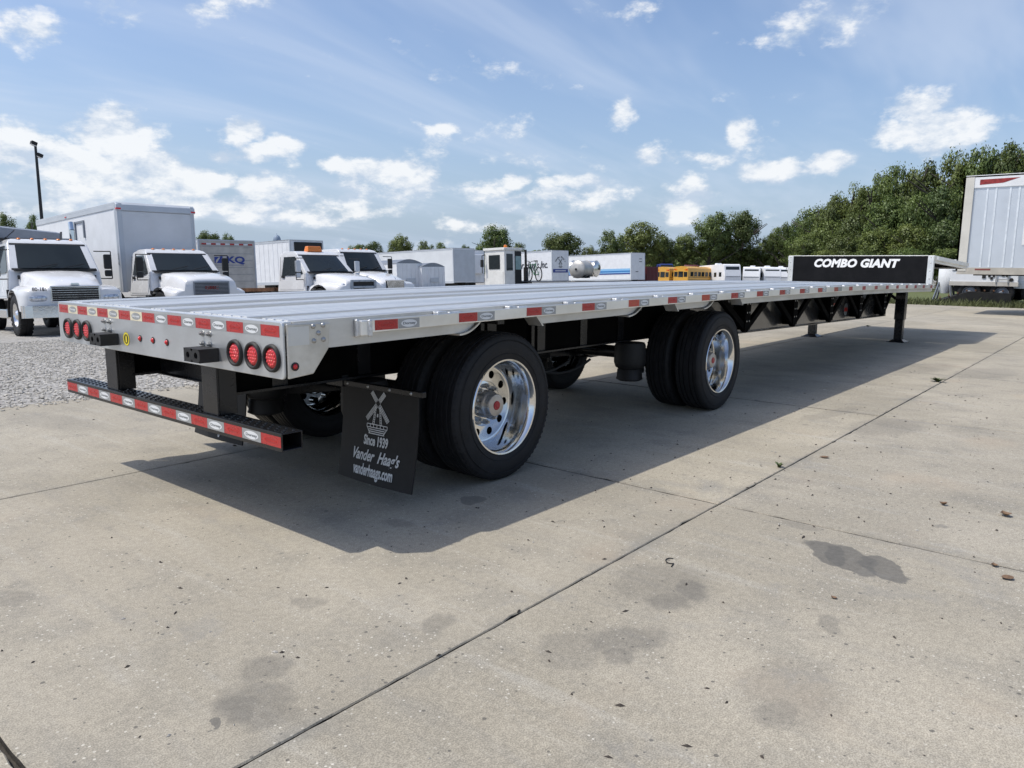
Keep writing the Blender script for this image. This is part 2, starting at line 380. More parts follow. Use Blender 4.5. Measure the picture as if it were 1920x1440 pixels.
def concrete_material():
    m = bpy.data.materials.new('worn_concrete'); m.use_nodes = True
    N = NT(m.node_tree); N.n.clear()
    out = N.new('ShaderNodeOutputMaterial'); b = N.new('ShaderNodeBsdfPrincipled'); N.l.new(b.outputs[0], out.inputs[0])
    g = N.new('ShaderNodeNewGeometry'); P = g.outputs['Position']
    oi = N.new('ShaderNodeObjectInfo')
    n_big = N.noise(P, .55, 6, .6, .4); n_mid = N.noise(P, 2.6, 6, .6, .2); n_fine = N.noise(P, 38, 3, .6); n_grain = N.noise(P, 190, 3, .7)
    c = N.mix(N.smooth(n_big, .3, .7), (.312,.280,.217,1), (.416,.374,.295,1))
    c = N.mix(N.math('MULTIPLY', N.smooth(n_mid, .45, .75), .55), c, (.235,.22,.185,1))
    # broom / traffic streaks running across the slabs
    mp = N.new('ShaderNodeMapping'); N.l.new(P, mp.inputs[0]); mp.inputs['Scale'].default_value = (3.2, .35, 1); mp.inputs['Rotation'].default_value = (0, 0, R(6))
    st = N.noise(mp.outputs[0], 2.0, 6, .65, .3)
    c = N.mix(N.math('MULTIPLY', N.smooth(st, .5, .75), .30), c, (.22,.215,.20,1))
    c = N.mix(N.math('MULTIPLY', N.smooth(st, .48, .25), .35), c, (.47,.45,.40,1))
    # slab to slab tone
    c = N.mix(1.0, c, N.mix(oi.outputs['Random'], (.93,.93,.94,1), (1.06,1.05,1.03,1)), 'MULTIPLY')
    # grain: sand and pits
    c = N.mix(1.0, c, N.mix(N.smooth(n_grain, .3, .7), (.64,.64,.64,1), (1.28,1.28,1.28,1)), 'MULTIPLY')
    c = N.mix(1.0, c, N.mix(N.smooth(n_fine, .3, .7), (.90,.90,.90,1), (1.09,1.09,1.09,1)), 'MULTIPLY')
    vo = N.new('ShaderNodeTexVoronoi'); N.l.new(P, vo.inputs['Vector']); vo.inputs['Scale'].default_value = 34
    vc = N.new('ShaderNodeSeparateColor'); N.l.new(vo.outputs['Color'], vc.inputs[0])
    pit = N.math('MULTIPLY', N.math('LESS_THAN', vo.outputs['Distance'], N.math('MULTIPLY', vc.outputs[1], .26)), N.math('GREATER_THAN', vc.outputs[0], .76))
    c = N.mix(N.math('MULTIPLY', pit, .72), c, (.075,.07,.062,1))
    vo2 = N.new('ShaderNodeTexVoronoi'); N.l.new(P, vo2.inputs['Vector']); vo2.inputs['Scale'].default_value = 46
    vc2 = N.new('ShaderNodeSeparateColor'); N.l.new(vo2.outputs['Color'], vc2.inputs[0])
    fl = N.math('MULTIPLY', N.math('LESS_THAN', vo2.outputs['Distance'], .2), N.math('GREATER_THAN', vc2.outputs[2], .90))
    fl = N.math('MULTIPLY', fl, N.smooth(n_mid, .4, .6))
    c = N.mix(N.math('MULTIPLY', fl, .65), c, (.66,.62,.53,1))
    # warm rusty patches
    c = N.mix(N.math('MULTIPLY', N.smooth(N.noise(P, 1.1, 4, .5), .58, .75), .35), c, (.40,.32,.23,1))
    # oil and damp stains: (pixel, radius across, radius along, angle, strength)
    nz = N.new('ShaderNodeTexNoise'); N.l.new(P, nz.inputs['Vector']); nz.inputs['Scale'].default_value = 7; nz.inputs['Detail'].default_value = 5
    wv = N.vmath('SUBTRACT', nz.outputs['Color'], (.5,.5,.5)); wv = N.vmath('MULTIPLY', wv, (.16,.16,0))
    PW = N.vmath('ADD', P, wv)
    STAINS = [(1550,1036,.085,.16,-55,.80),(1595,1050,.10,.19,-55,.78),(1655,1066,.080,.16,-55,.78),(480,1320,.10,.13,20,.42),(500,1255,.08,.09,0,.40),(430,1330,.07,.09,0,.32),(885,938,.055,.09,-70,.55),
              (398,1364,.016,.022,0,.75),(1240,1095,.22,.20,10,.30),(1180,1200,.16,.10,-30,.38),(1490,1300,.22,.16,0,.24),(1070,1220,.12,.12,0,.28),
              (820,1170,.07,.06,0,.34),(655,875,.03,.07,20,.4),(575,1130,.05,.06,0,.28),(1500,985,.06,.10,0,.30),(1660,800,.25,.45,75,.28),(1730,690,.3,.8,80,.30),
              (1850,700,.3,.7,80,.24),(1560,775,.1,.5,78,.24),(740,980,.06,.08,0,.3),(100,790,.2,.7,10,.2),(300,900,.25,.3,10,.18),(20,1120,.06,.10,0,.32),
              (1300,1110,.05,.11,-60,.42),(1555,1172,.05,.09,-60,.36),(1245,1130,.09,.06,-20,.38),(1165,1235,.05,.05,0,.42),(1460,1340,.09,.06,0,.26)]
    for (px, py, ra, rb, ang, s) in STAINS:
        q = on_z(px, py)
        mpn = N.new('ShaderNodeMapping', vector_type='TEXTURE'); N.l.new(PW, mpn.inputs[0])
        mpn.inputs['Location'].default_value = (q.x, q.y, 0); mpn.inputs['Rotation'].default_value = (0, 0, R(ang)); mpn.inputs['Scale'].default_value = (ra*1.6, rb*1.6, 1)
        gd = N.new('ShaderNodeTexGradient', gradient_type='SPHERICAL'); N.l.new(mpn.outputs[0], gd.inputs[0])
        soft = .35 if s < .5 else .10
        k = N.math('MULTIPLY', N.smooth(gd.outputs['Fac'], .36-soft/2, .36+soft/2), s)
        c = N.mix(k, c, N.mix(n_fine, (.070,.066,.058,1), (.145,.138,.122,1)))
    # drips and spots
    vo3 = N.new('ShaderNodeTexVoronoi'); N.l.new(PW, vo3.inputs['Vector']); vo3.inputs['Scale'].default_value = 5.5
    vc3 = N.new('ShaderNodeSeparateColor'); N.l.new(vo3.outputs['Color'], vc3.inputs[0])
    sp_ = N.math('MULTIPLY', N.smooth(N.math('DIVIDE', vo3.outputs['Distance'], N.math('ADD', vc3.outputs[1], .15)), .24, .12), N.math('GREATER_THAN', vc3.outputs[0], .78))
    sp_ = N.math('MULTIPLY', sp_, N.smooth(n_big, .42, .60))
    c = N.mix(N.math('MULTIPLY', sp_, .55), c, (.12,.115,.105,1))
    # bluish scuffs
    c = N.mix(N.math('MULTIPLY', N.smooth(N.noise(PW, 1.7, 7, .7, .6), .56, .72), .38), c, (.205,.205,.20,1))
    # dirt gathered along the joints
    spx = N.new('ShaderNodeSeparateXYZ'); N.l.new(PW, spx.inputs[0])
    jy = N.math('ABSOLUTE', N.math('SUBTRACT', N.math('FLOORED_MODULO', N.math('SUBTRACT', spx.outputs[1], .74), 3.2), 0.0))
    jy = N.math('MINIMUM', jy, N.math('SUBTRACT', 3.2, jy))
    jx = N.math('FLOORED_MODULO', N.math('SUBTRACT', spx.outputs[0], 2.1), 3.5); jx = N.math('MINIMUM', jx, N.math('SUBTRACT', 3.5, jx))
    jd = N.math('MULTIPLY', N.smooth(N.math('MINIMUM', jx, jy), .07, .0), N.smooth(n_mid, .35, .65))
    c = N.mix(N.math('MULTIPLY', jd, .45), c, (.20,.19,.165,1))
    N.put(b.inputs['Base Color'], c)
    N.put(b.inputs['Roughness'], N.lin(n_mid, .2, .8, .72, .92))
    bp = N.new('ShaderNodeBump'); bp.inputs['Strength'].default_value = .35; bp.inputs['Distance'].default_value = .004
    N.put(bp.inputs['Height'], N.math('SUBTRACT', N.math('ADD', n_grain, N.math('MULTIPLY', n_fine, .8)), N.math('MULTIPLY', pit, .9)))
    N.l.new(bp.outputs[0], b.inputs['Normal'])
    return m
CONC = concrete_material()
DIRT = mat('joint_dirt', (.055,.050,.042), .95, 0, .4, 30, .4, 120)
bed = MB().box(PX0+.01, PX1-.01, PY0+.01, PY1-.01, -.25, -.030)
pave = bed.build('pavement', DIRT)
tag(pave, 'worn concrete yard of large jointed slabs under the long flatbed trailer', 'pavement', kind='structure')
def slab(x0, x1, y0, y1, gap=.0035):
    near = x0 < 14 and y1 > -9.5 and x0 > -5.5
    st = .06 if near else .7
    amp = .0022 if near else .003
    top = []
    def edge(a, b, fixed, horiz, sgn):
        n = max(2, int(abs(b-a)/st))
        for i in range(n):
            t = a+(b-a)*i/n
            j = gap + abs(random.gauss(0, amp))
            if near and random.random() < .03: j += random.uniform(.003, .014)
            if i == 0: j = gap+.004
            p = (t, fixed-sgn*j*.8) if horiz else (fixed-sgn*(j*1.2+.004), t)
            top.append(p)
    edge(x0+gap, x1-gap, y0, True, -1); edge(y0+gap, y1-gap, x1, False, 1)
    edge(x1-gap, x0+gap, y1, True, 1); edge(y1-gap, y0+gap, x0, False, -1)
    dzs = random.uniform(-.0015, .0015)
    n = len(top); cx, cy = (x0+x1)/2, (y0+y1)/2
    def ins(p, d): return (p[0]+(d if p[0] < cx else -d)*min(1, abs(p[0]-cx)), p[1]+(d if p[1] < cy else -d)*min(1, abs(p[1]-cy)))
    inn = [ins(p, .004) for p in top]
    vs = [(p[0], p[1], -.034) for p in top]+[(p[0], p[1], -.005+dzs) for p in top]+[(p[0], p[1], dzs) for p in inn]
    fs = [tuple(range(2*n, 3*n))]
    fs += [(i, (i+1)%n, n+(i+1)%n, n+i) for i in range(n)] + [(n+i, n+(i+1)%n, 2*n+(i+1)%n, 2*n+i) for i in range(n)]
    mb = MB().add(vs, fs[:1]); mb.f += fs[1:]; mb.m += [1]*n+[0]*n
    mb.build('slab', [CONC, DIRT], pave)
xj = [-8.4,-4.9,-1.345]+[2.1+3.5*i for i in range(9)]; yj = [PY1-3.2*i for i in range(8)]
for i in range(len(xj)-1):
    for j in range(len(yj)-1):
        g = .005
        slab(xj[i], xj[i+1], yj[j+1], yj[j], .0035)

# loose gravel stones left of the concrete
GRAV = mat('gravel_stone', (.41,.385,.340), .9, 0, .45, 9, .2, 60)
def gravel():
    n = 36000
    y = 3.72+rng.power(1.0, n)*11.0; x = rng.uniform(-3.5, 9.5, n)
    # straggly edge over the concrete
    e = rng.integers(0, n, 700); y[e] = 3.94-np.abs(rng.normal(0, .10, 700))
    s = rng.uniform(.008, .021, n)*(1+.5*(rng.random(n) < .1)); s[e] *= .6
    base = np.array([(1,0,0),(0,1,0),(-1,0,0),(0,-1,0),(0,0,1),(0,0,-1)], float)
    fc = np.array([(0,1,4),(1,2,4),(2,3,4),(3,0,4),(1,0,5),(2,1,5),(3,2,5),(0,3,5)])
    jit = 1+rng.uniform(-.35, .35, (n,6,1)); v = base[None]*jit
    v[:, :, 2] *= .62
    a = rng.uniform(0, 6.28, n); ca, sa = np.cos(a), np.sin(a)
    tl = rng.uniform(-.4, .4, n); ct, s_t = np.cos(tl), np.sin(tl)
    X, Y, Z = v[...,0].copy(), v[...,1].copy(), v[...,2].copy()
    Y2 = Y*ct[:,None]-Z*s_t[:,None]; Z2 = Y*s_t[:,None]+Z*ct[:,None]
    V = np.stack([X*ca[:,None]-Y2*sa[:,None], X*sa[:,None]+Y2*ca[:,None], Z2], -1)*s[:,None,None]
    tz = np.where(y > 3.95, -np.minimum(1.5, .036*np.maximum(0, y-4))-.016, 0.0)
    V += np.stack([x, y, tz+s*.30], -1)[:,None,:]
    F = (fc[None]+(np.arange(n)*6)[:,None,None]).reshape(-1,3)
    me = bpy.data.meshes.new('gravel'); me.from_pydata(V.reshape(-1,3).tolist(), [], F.tolist()); me.materials.append(GRAV)
    return tag(link('gravel', me), 'loose pale grey gravel beside the concrete slabs', 'gravel', kind='stuff')
gravel()

# ------------------------------------------------------------------ the flatbed trailer
H = 1.104; WY = 1.295; L = 13.37
def cam_z(x): return .055*(1-((x-6.2)/6.6)**2)
def xseq(x0, x1, step=.6):
    n = max(1, int(math.ceil((x1-x0)/step))); return [x0+(x1-x0)*i/n for i in range(n+1)]
def extr(mb, sec, x0, x1, mi=0, step=.6, zf=cam_z):   # closed (y,z) section swept along x, following the arch of the deck
    secs = [[(x, y, z+zf(x)) for (y, z) in sec] for x in xseq(x0, x1, step)]
    return mb.loft(secs, mi)
def rect(y0, y1, z0, z1): return [(y0,z0),(y1,z0),(y1,z1),(y0,z1)]
T = thing('flatbed_trailer', 'long black and aluminium step deck flatbed trailer parked on the concrete', 'trailer')
# deck extrusions: raised planks and low strips
def plank(y0, y1, top, ribs, mt=ALU):
    sec = [(y0, H-.05), (y1, H-.05), (y1, top-.004), (y1-.004, top)]
    for r in sorted(ribs, reverse=True):
        yy = y0+(y1-y0)*r
        sec += [(yy+.009, top), (yy+.006, top-.005), (yy-.006, top-.005), (yy-.009, top)]
    sec += [(y0+.004, top), (y0, top-.004)]
    mb = MB(); extr(mb, sec, .055, L-.05, step=.9)
    return mb.build('deck_plank', mt, T)
for (a, b) in ((1.04,1.255),(.637,.915),(.355,.634),(.0015,.085),(-.085,-.0015),(-.634,-.355),(-.915,-.637),(-1.255,-1.04)):
    plank(a+.0015, b-.0015, H, (.18,.5,.82) if b-a > .15 else (.5,))
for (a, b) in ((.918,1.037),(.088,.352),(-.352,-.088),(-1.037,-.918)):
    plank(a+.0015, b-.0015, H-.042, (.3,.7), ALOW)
m = MB(); extr(m, rect(-1.256, 1.256, H-.058, H-.0505), .0548, L-.05, step=.9); m.build('light_block_sheet', RAILM, T)  # added unseen sheet that blocks sunlight leaking through the plank seams
# side rails with wheel cut-outs, left and right
def side_rail(s):
    mb = MB(); y0, y1 = 1.258, WY
    ys_ = (s*y0, s*y1)
    prof = [(.055,.965),(.16,.965),(1.15,.965),(1.20,.972),(1.25,1.0),(1.29,1.035),(1.81,1.035),(1.88,.968),(2.95,.968),(3.02,.978),(3.08,1.005),(3.125,1.035),(3.64,1.035),(3.72,.968),
            (4.2,.968),(4.27,.978),(4.33,1.005),(4.375,1.035),(4.95,1.035),(5.02,.965)] + [(x,.965) for x in xseq(5.6, 13.37, .7)]
    n = len(prof); vs = []
    for (x, z) in prof:
        for yy in ys_: vs += [(x, yy, z+cam_z(x)), (x, yy, H-.004+cam_z(x))]
    fs = []
    for i in range(n-1):
        a, b = 4*i, 4*(i+1)
        fs += [(a, b, b+1, a+1), (a+2, a+3, b+3, b+2), (a+1, b+1, b+3, a+3), (a, a+2, b+2, b)]
    fs += [(0,1,3,2), (4*n-4, 4*n-2, 4*n-1, 4*n-3)]
    mb.add(vs, fs)
    o = mb.build('side_rail', RAILM, T)
    # lower lips curling round the wheel openings
    for (x0, x1) in ((1.12,1.32),(2.93,3.15),(4.19,4.40)):
        m = MB(); pts = []
        for k in range(9):
            t = k/8; xx = x0+(x1-x0)*t; zz = .958+.085*(t**2.2)+cam_z(xx)
            pts.append((xx, zz))
        for (a, b) in zip(pts[:-1], pts[1:]):
            m.hexa([(a[0],s*1.20,a[1]-.006),(b[0],s*1.20,b[1]-.006),(b[0],s*1.315,b[1]-.006),(a[0],s*1.315,a[1]-.006),
                    (a[0],s*1.20,a[1]+.004),(b[0],s*1.20,b[1]+.004),(b[0],s*1.315,b[1]+.004),(a[0],s*1.315,a[1]+.004)])
        m.build('wheel_opening_lip', CAST, o)
    for x0 in (1.80, 3.63, 4.93):
        m = MB(); m.hexa([(x0,s*1.20,1.04+cam_z(x0)),(x0+.085,s*1.20,.955+cam_z(x0)),(x0+.085,s*1.312,.955+cam_z(x0)),(x0,s*1.312,1.04+cam_z(x0)),
                          (x0+.012,s*1.20,1.045+cam_z(x0)),(x0+.098,s*1.20,.957+cam_z(x0)),(x0+.098,s*1.312,.957+cam_z(x0)),(x0+.012,s*1.312,1.045+cam_z(x0))])
        m.build('wheel_opening_gusset', CAST, o)
    # ledge under the deck edge that carries the chain spools
    m = MB(); extr(m, rect(s*1.297, s*1.333, 1.064, 1.070), .47, 13.33); m.build('winch_track', ALUS, o)
    rb = MB(); extr(rb, rect(s*1.334, s*1.346, 1.022, 1.086), .462, 13.35); rr = rb.build('rub_rail', ALUS, T, bevel=.003)
    m = MB(); m.box(.448, .470, s*1.330, s*1.350, 1.015, 1.100); m.build('end_weld', WELD, rr, bevel=.006)
    m = MB(); m.box(.395, .418, s*1.2955, s*1.318, 1.015, 1.102); m.build('end_weld', WELD, rr, bevel=.006)
    m = MB(); m.box(.41, .462, s*1.296, s*1.338, 1.022, 1.096); m.build('end_block', ALUS, rr, bevel=.004)
    for k in range(22):
        x = .46+.597*k+.03
        if x > 13.2: break
        z = cam_z(x)
        m = MB(); m.box(x, x+.075, s*1.296, s*1.333, 1.022+z, 1.082+z); m.build('stake_pocket', ALUS, rr)
        m = MB(); m.cyl((x+.20, s*1.297, 1.052+z), (x+.20, s*1.333, 1.052+z), .017, n=10); m.build('pipe_spool', ALUS, rr, smooth=40)
    for k in range(1, 22):
        x = .33+.597*k
        if x > 13.1: break
        z = cam_z(x)
        m = MB(); m.box(x, x+.07, s*1.298, s*1.340, 1.071+z, 1.098+z); m.box(x+.10, x+.19, s*1.302, s*1.328, 1.071+z, 1.092+z)
        m.build('chain_tie', WELD, rr, bevel=.004)
    return o
side_rail(-1); side_rail(1)

# reflective tape: each piece with its oval print
oval_me = None
def oval_mesh(rx, ry, ring=False, d=.0006):
    m = MB(); n = 20
    if ring:
        vs = []; fs = []
        for i in range(n):
            a = 2*math.pi*i/n
            vs += [(rx*math.cos(a), ry*math.sin(a), d), (rx*.84*math.cos(a), ry*.80*math.sin(a), d)]
        fs = [(2*i, 2*((i+1)%n), 2*((i+1)%n)+1, 2*i+1) for i in range(n)]
        m.add(vs, fs)
    else:
        m.add([(rx*math.cos(2*math.pi*i/n), ry*math.sin(2*math.pi*i/n), d) for i in range(n)], [tuple(range(n))])
    return m
OV = {}
def tape(parent, pos, right, up, w, h, kind, detail=True):
    r = Vector(right).normalized(); u = Vector(up).normalized(); nrm = r.cross(u)
    key = (round(w,3), round(h,3), kind)
    if key not in OV:
        col = {'red': REDT, 'orange': ORGT, 'silver': SILT, 'cream': CRMT}[kind]
        m = MB().box(-w/2, w/2, -h/2, h/2, 0, .0009)
        base = m.mesh('reflective_tape', col)
        ov = oval_mesh(w*.38, h*.38, kind in ('red','orange'), .0014).mesh('print_oval', {'red': REDP, 'orange': REDP, 'silver': OVAL, 'cream': SILT}[kind])
        tx = text_mesh('Dorsey', h*.36, 0, .0006, 0.0002, sx=.95*w/h/1.7).copy()
        tx.materials.append({'red': REDP, 'orange': REDP, 'silver': GREYP, 'cream': OVAL}[kind])
        OV[key] = (base, ov, tx)
    base, ov, tx = OV[key]
    o = bpy.data.objects.new('reflective_tape', base); COL.objects.link(o); o.parent = parent
    mm = Matrix((r, u, nrm)).transposed().to_4x4(); mm.translation = Vector(pos); o.matrix_local = mm
    if detail:
        a = bpy.data.objects.new('print_oval', ov); COL.objects.link(a); a.parent = o
        if kind in ('silver', 'cream', 'red'):
            t = bpy.data.objects.new('lettering', tx); COL.objects.link(t); t.parent = o; t.location = (0, 0, .0020)
    return o
for k in range(22):
    x = .56+.597*k
    if x > 13.25: break
    z = 1.055+cam_z(x)
    tape(T, (x, -1.3462, z), (1,0,0), (0,0,1), .15, .050, 'orange' if k in (4, 6) else 'red', k < 12)
    if x < 8.3 and x+.23 < 13.2: tape(T, (x+.151, -1.3462, z), (1,0,0), (0,0,1), .145, .050, 'silver', k < 12)

# rear plate with rounded corners
plate = MB()
def rounded(y0, y1, z0, z1, r, n=5):
    pts = []
    for (cy, cz, a0) in ((y1-r, z0+r, -90), (y1-r, z1-r, 0), (y0+r, z1-r, 90), (y0+r, z0+r, 180)):
        for i in range(n+1):
            a = R(a0+90*i/n); pts.append((cy+r*math.cos(a), cz+r*math.sin(a)))
    return pts
plate.prism(rounded(-WY, WY, .846, H+.003, .022), -.002, .010, plane='yz')
rp = plate.build('rear_plate', PLATE, T, bevel=.003)
m = MB(); m.box(.0105, .0545, -WY+.012, WY-.012, H-.06, H+.003); m.build('top_lip', ALU, rp, bevel=.003)
m = MB()
for (a,b,c,d) in ((-.62,-.50,.89,.96),(-.35,-.18,.93,1.0)):
    pass
# cast corner boxes with bolts, one on each side
def corner(s):
    m = MB()
    poly = [(.012,.850),(.145,.862),(.232,.972),(.245,1.094),(.012,1.100)]
    m.prism(poly, s*1.2965, s*1.3105)
    o = m.build('corner_plate', CAST, T, bevel=.004)
    m = MB(); m.box(.014, .125, s*1.3112, s*1.3122, 1.000, 1.085); m.build('corner_patch', PLATE, o)
    for (x, z) in ((.150,1.082),(.205,1.085),(.178,1.050),(.152,1.015),(.205,1.018)):
        q = MB(); q.lathe([(.0,.010),(.006,.009),(.011,.004),(.012,0)], (x, s*1.3105, z), (0, s, 0), 12); q.build('rivet', STEEL, o, smooth=60)
    q = MB(); q.lathe([(.0,.008),(.008,.007),(.013,.003),(.014,0)], (.045, s*1.3105, .905), (0, s, 0), 14); q.build('marker_lamp', REDL, o, smooth=60)
    q = MB(); q.lathe([(.020,0),(.020,.004),(.014,.005)], (.045, s*1.3105, .905), (0, s, 0), 16); q.build('lamp_grommet', RUBBER, o, smooth=60)
corner(-1); corner(1)
# tape across the rear plate (red and white in turn)
n_t = 17; w_t = (2*WY-.05)/n_t
for i in range(n_t):
    yc = WY-.025-w_t*(i+.5)
    kind = 'red' if i % 2 == 0 else ('cream' if i < 8 else 'silver')
    tape(rp, (-.0025, yc, 1.064), (0,-1,0), (0,0,1), w_t-.002, .052, kind)
# tail lamps
def led_mesh():
    m = MB(); m.lathe([(.0,.012),(.02,.0118),(.038,.010),(.047,.006),(.049,.0)], (0,0,0), (-1,0,0), 28)
    return m.mesh('lens', REDL, 70)
led_me = led_mesh()
led_dot = MB()
for rr_, k in ((.0,1),(.016,6),(.032,12)):
    for i in range(k):
        a = 2*math.pi*i/k; led_dot.lathe([(.0,.0035),(.004,.0025),(.0058,0)], (-.0125+rr_*.04, rr_*math.cos(a), rr_*math.sin(a)), (-1,0,0), 8)
dot_me = led_dot.mesh('led_cluster', mat('red_led', (.80,.05,.05), .1, 0, .1, 30, coat=1.0), 60)
grom_me = MB().lathe([(.049,.0),(.050,.013),(.056,.017),(.063,.014),(.066,.004),(.066,0)], (0,0,0), (-1,0,0), 32).mesh('lamp_grommet', RUBBER, 60)
for y in (1.132,.986,.840,-.894,-1.052,-1.207):
    g = link('tail_lamp', grom_me, T, (-.002, y, .939)); link('lens', led_me, g); link('led_cluster', dot_me, g)
for y in (.115,-.041,-.202):
    q = MB(); q.lathe([(.0,.014),(.008,.012),(.013,.006),(.014,0)], (-.002, y, .940), (-1,0,0), 16); o = q.build('marker_lamp', REDL, T, smooth=60)
    q = MB(); q.lathe([(.014,0),(.0145,.004),(.019,.003),(.020,0)], (-.002, y, .940), (-1,0,0), 18); q.build('lamp_grommet', RUBBER, o, smooth=60)
for y in (-.588,-.655,.579,.505):
    for z in (1.008,.965):
        z = {1.008: 1.013, .965: .962}[z]
        q = MB(); q.cyl((-.002,y,z), (-.005,y,z), .016, n=16); q.cyl((-.005,y,z), (-.016,y,z), .010, n=6); q.cyl((-.016,y,z), (-.023,y,z), .006, n=8)
        q.build('bolt', STEEL, rp)
q = MB(); q.cyl((-.002,.294,.925), (-.0035,.294,.925), .040, n=32); st = q.build('round_sticker', BLKPR, rp)
q = MB(); q.lathe([(.039,.0016),(.028,.0017)], (-.002,.294,.925), (-1,0,0), 32); q.build('sticker_ring', YELST, st)
q = MB(); q.prism([(.284,.905),(.304,.905),(.304,.935),(.298,.945),(.290,.945),(.284,.935)], -.0038, -.0035, plane='yz'); q.build('sticker_mark', YELST, st)
# rubber dock bumpers with two holes
def bumper(yc):
    m = MB(); d, w, h = .105, .155, .068; z0 = .882
    y0, y1 = yc-w/2, yc+w/2
    n = 14; r = .017; zc = z0+h/2
    # front face with two round holes
    cells = [(y0, yc), (yc, y1)]
    for (a, b) in cells:
        cy = (a+b)/2
        sq = []
        for i in range(n):
            an = 2*math.pi*i/n; cx, sy = math.cos(an), math.sin(an); t = min((b-a)/2/max(1e-6, abs(cx)), h/2/max(1e-6, abs(sy)))
            sq.append((-d, cy+cx*t, zc+sy*t))
        ho = [(-d, cy+r*math.cos(2*math.pi*i/n), zc+r*math.sin(2*math.pi*i/n)) for i in range(n)]
        hi = [(-d+.06, p[1], p[2]) for p in ho]
        fs = [(i, (i+1)%n, n+(i+1)%n, n+i) for i in range(n)]+[(n+i, n+(i+1)%n, 2*n+(i+1)%n, 2*n+i) for i in range(n)]+[tuple(range(2*n, 3*n))]
        m.add(sq+ho+hi, fs)
    m.quad([(-d,y0,z0),(-.003,y0,z0),(-.003,y0,z0+h),(-d,y0,z0+h)]); m.quad([(-d,y1,z0),(-.003,y1,z0),(-.003,y1,z0+h),(-d,y1,z0+h)])
    m.quad([(-d,y0,z0+h),(-d,y1,z0+h),(-.003,y1,z0+h),(-.003,y0,z0+h)]); m.quad([(-d,y0,z0),(-d,y1,z0),(-.003,y1,z0),(-.003,y0,z0)])
    m.build('dock_bumper', RUBBER, T)
bumper(-.662); bumper(.475)
# underride guard
for yc in (.587, -.583):
    m = MB(); m.box(.02, .032, yc-.075, yc+.075, .592, .852); m.box(.032, .13, yc-.075, yc-.063, .592, .90); m.box(.032, .13, yc+.063, yc+.075, .592, .90)
    m.build('guard_post', BLACK, T, bevel=.003)
m = MB(); bw = 1.25
BD = .114
sec = [(.0,.503),(BD,.503),(BD,.591),(.0,.591)]
pts_o = [(x,z) for x,z in sec]; th = .007
pts_i = [(th,.503+th),(BD-th,.503+th),(BD-th,.591-th),(th,.591-th)]
vs = []; 
for yy in (-bw, bw):
    vs += [(x,yy,z) for x,z in pts_o]+[(x,yy,z) for x,z in pts_i]
fs = []
for i in range(4):
    j = (i+1)%4; fs += [(i,j,8+j,8+i),(4+i,4+j,12+j,12+i),(i,j,4+j,4+i),(8+i,8+j,12+j,12+i)]
m.add(vs, fs); gbar = m.build('guard_bar', BLACK, T, bevel=.003)
m = MB()
for i in range(86):
    y = -1.22+2.44*i/85
    for j, x in enumerate((.028,.057,.086)):
        if (i+j) % 2 == 0: m.lathe([(.0085,-.0005),(.0075,.0035),(.004,.0042)], (x,y,.5915), (0,0,1), 6)
g = m.build('tread_perforations', BLACK, gbar); g['kind'] = 'stuff'
n_b = 15; w_b = (2*bw-.01)/n_b
for i in range(n_b+0):
    yc = bw-.005-w_b*(i+.5); tape(gbar, (-.0005, yc, .5475), (0,-1,0), (0,0,1), w_b-.002, .052, 'red' if i % 2 == 0 else 'silver')
m = MB(); m.box(.30, .315, -.54, .54, .665, .90); m.box(.315, .37, -.54, .54, .89, .90); m.box(.28, .30, -.54, .54, .665, .675); m.build('rear_cross_beam', BLACK, T, bevel=.003)
m = MB(); m.box(.02, .06, -1.20, 1.20, .93, 1.05); m.box(.06,.12,-1.2,1.2,.93,.94); m.build('rear_bolster', BLACK, T)
# main beams, webs and braces
for s in (-1, 1):
    y = s*.545
    def zlow(x):            # underside of the beam: shallow over the axles, deep ahead of them
        if x < 5.3: return .675
        if x < 6.2: return .675-.085*(x-5.3)/.9
        return .590-.0146*(x-6.2)
    def ztop_(x): return 1.030+cam_z(x)
    def sweep(yc, hw_, za, zb2, x0, x1):
        secs = [[(x, yc-hw_, za(x)), (x, yc+hw_, za(x)), (x, yc+hw_, zb2(x)), (x, yc-hw_, zb2(x))] for x in xseq(x0, x1, .3)]
        return MB().loft(secs)
    mbm = sweep(y, .006, lambda x: zlow(x)+.014, ztop_, 5.45, 13.30).build('main_beam', BLACKW, T)
    sweep(y, .006, lambda x: zlow(x)+.014, ztop_, .10, 5.45).build('rear_web', BRACE, mbm)
    sweep(y, .05, zlow, lambda x: zlow(x)+.0135, .12, 13.30).build('lower_flange', BLACK, mbm)
    sweep(y, .05, lambda x: ztop_(x)-.014, lambda x: ztop_(x)-.001, .12, 13.30).build('upper_flange', BLACK, mbm)
    for x in (.45,1.05,2.25,2.85,3.45,4.05):
        m = MB(); m.box(x-.05, x+.05, s*.552, s*.563, zlow(x)+.016, 1.012+cam_z(x)); m.build('web_stiffener', BLACK, mbm)
    for xc in (6.63,8.20,9.72,11.23,12.72):
        z0 = zlow(xc)+.055; zt = .985+cam_z(xc); yv = s*.672
        m = MB(); m.bar((xc, yv, z0), (xc-.74, yv, zt), .05, .075); m.bar((xc, yv, z0), (min(xc+.74, 13.3), yv, zt), .05, .075)
        m.build('knee_brace', BRACE, T, bevel=.004)
        m = MB(); m.box(xc-.075, xc+.075, s*.700, s*.708, z0, zt); m.box(xc-.075,xc-.065,s*.555,s*.700,z0,zt); m.box(xc+.065,xc+.075,s*.555,s*.700,z0,zt)
        po = m.build('brace_post', BRACE, T, bevel=.003)
        for hz_ in (.25,.5,.75):
            for hx in (-.035,.035):
                q = MB(); q.cyl((xc+hx, s*.708, z0+(zt-z0)*hz_), (xc+hx, s*.711, z0+(zt-z0)*hz_), .010, n=8); q.build('rivet', STEEL, po)
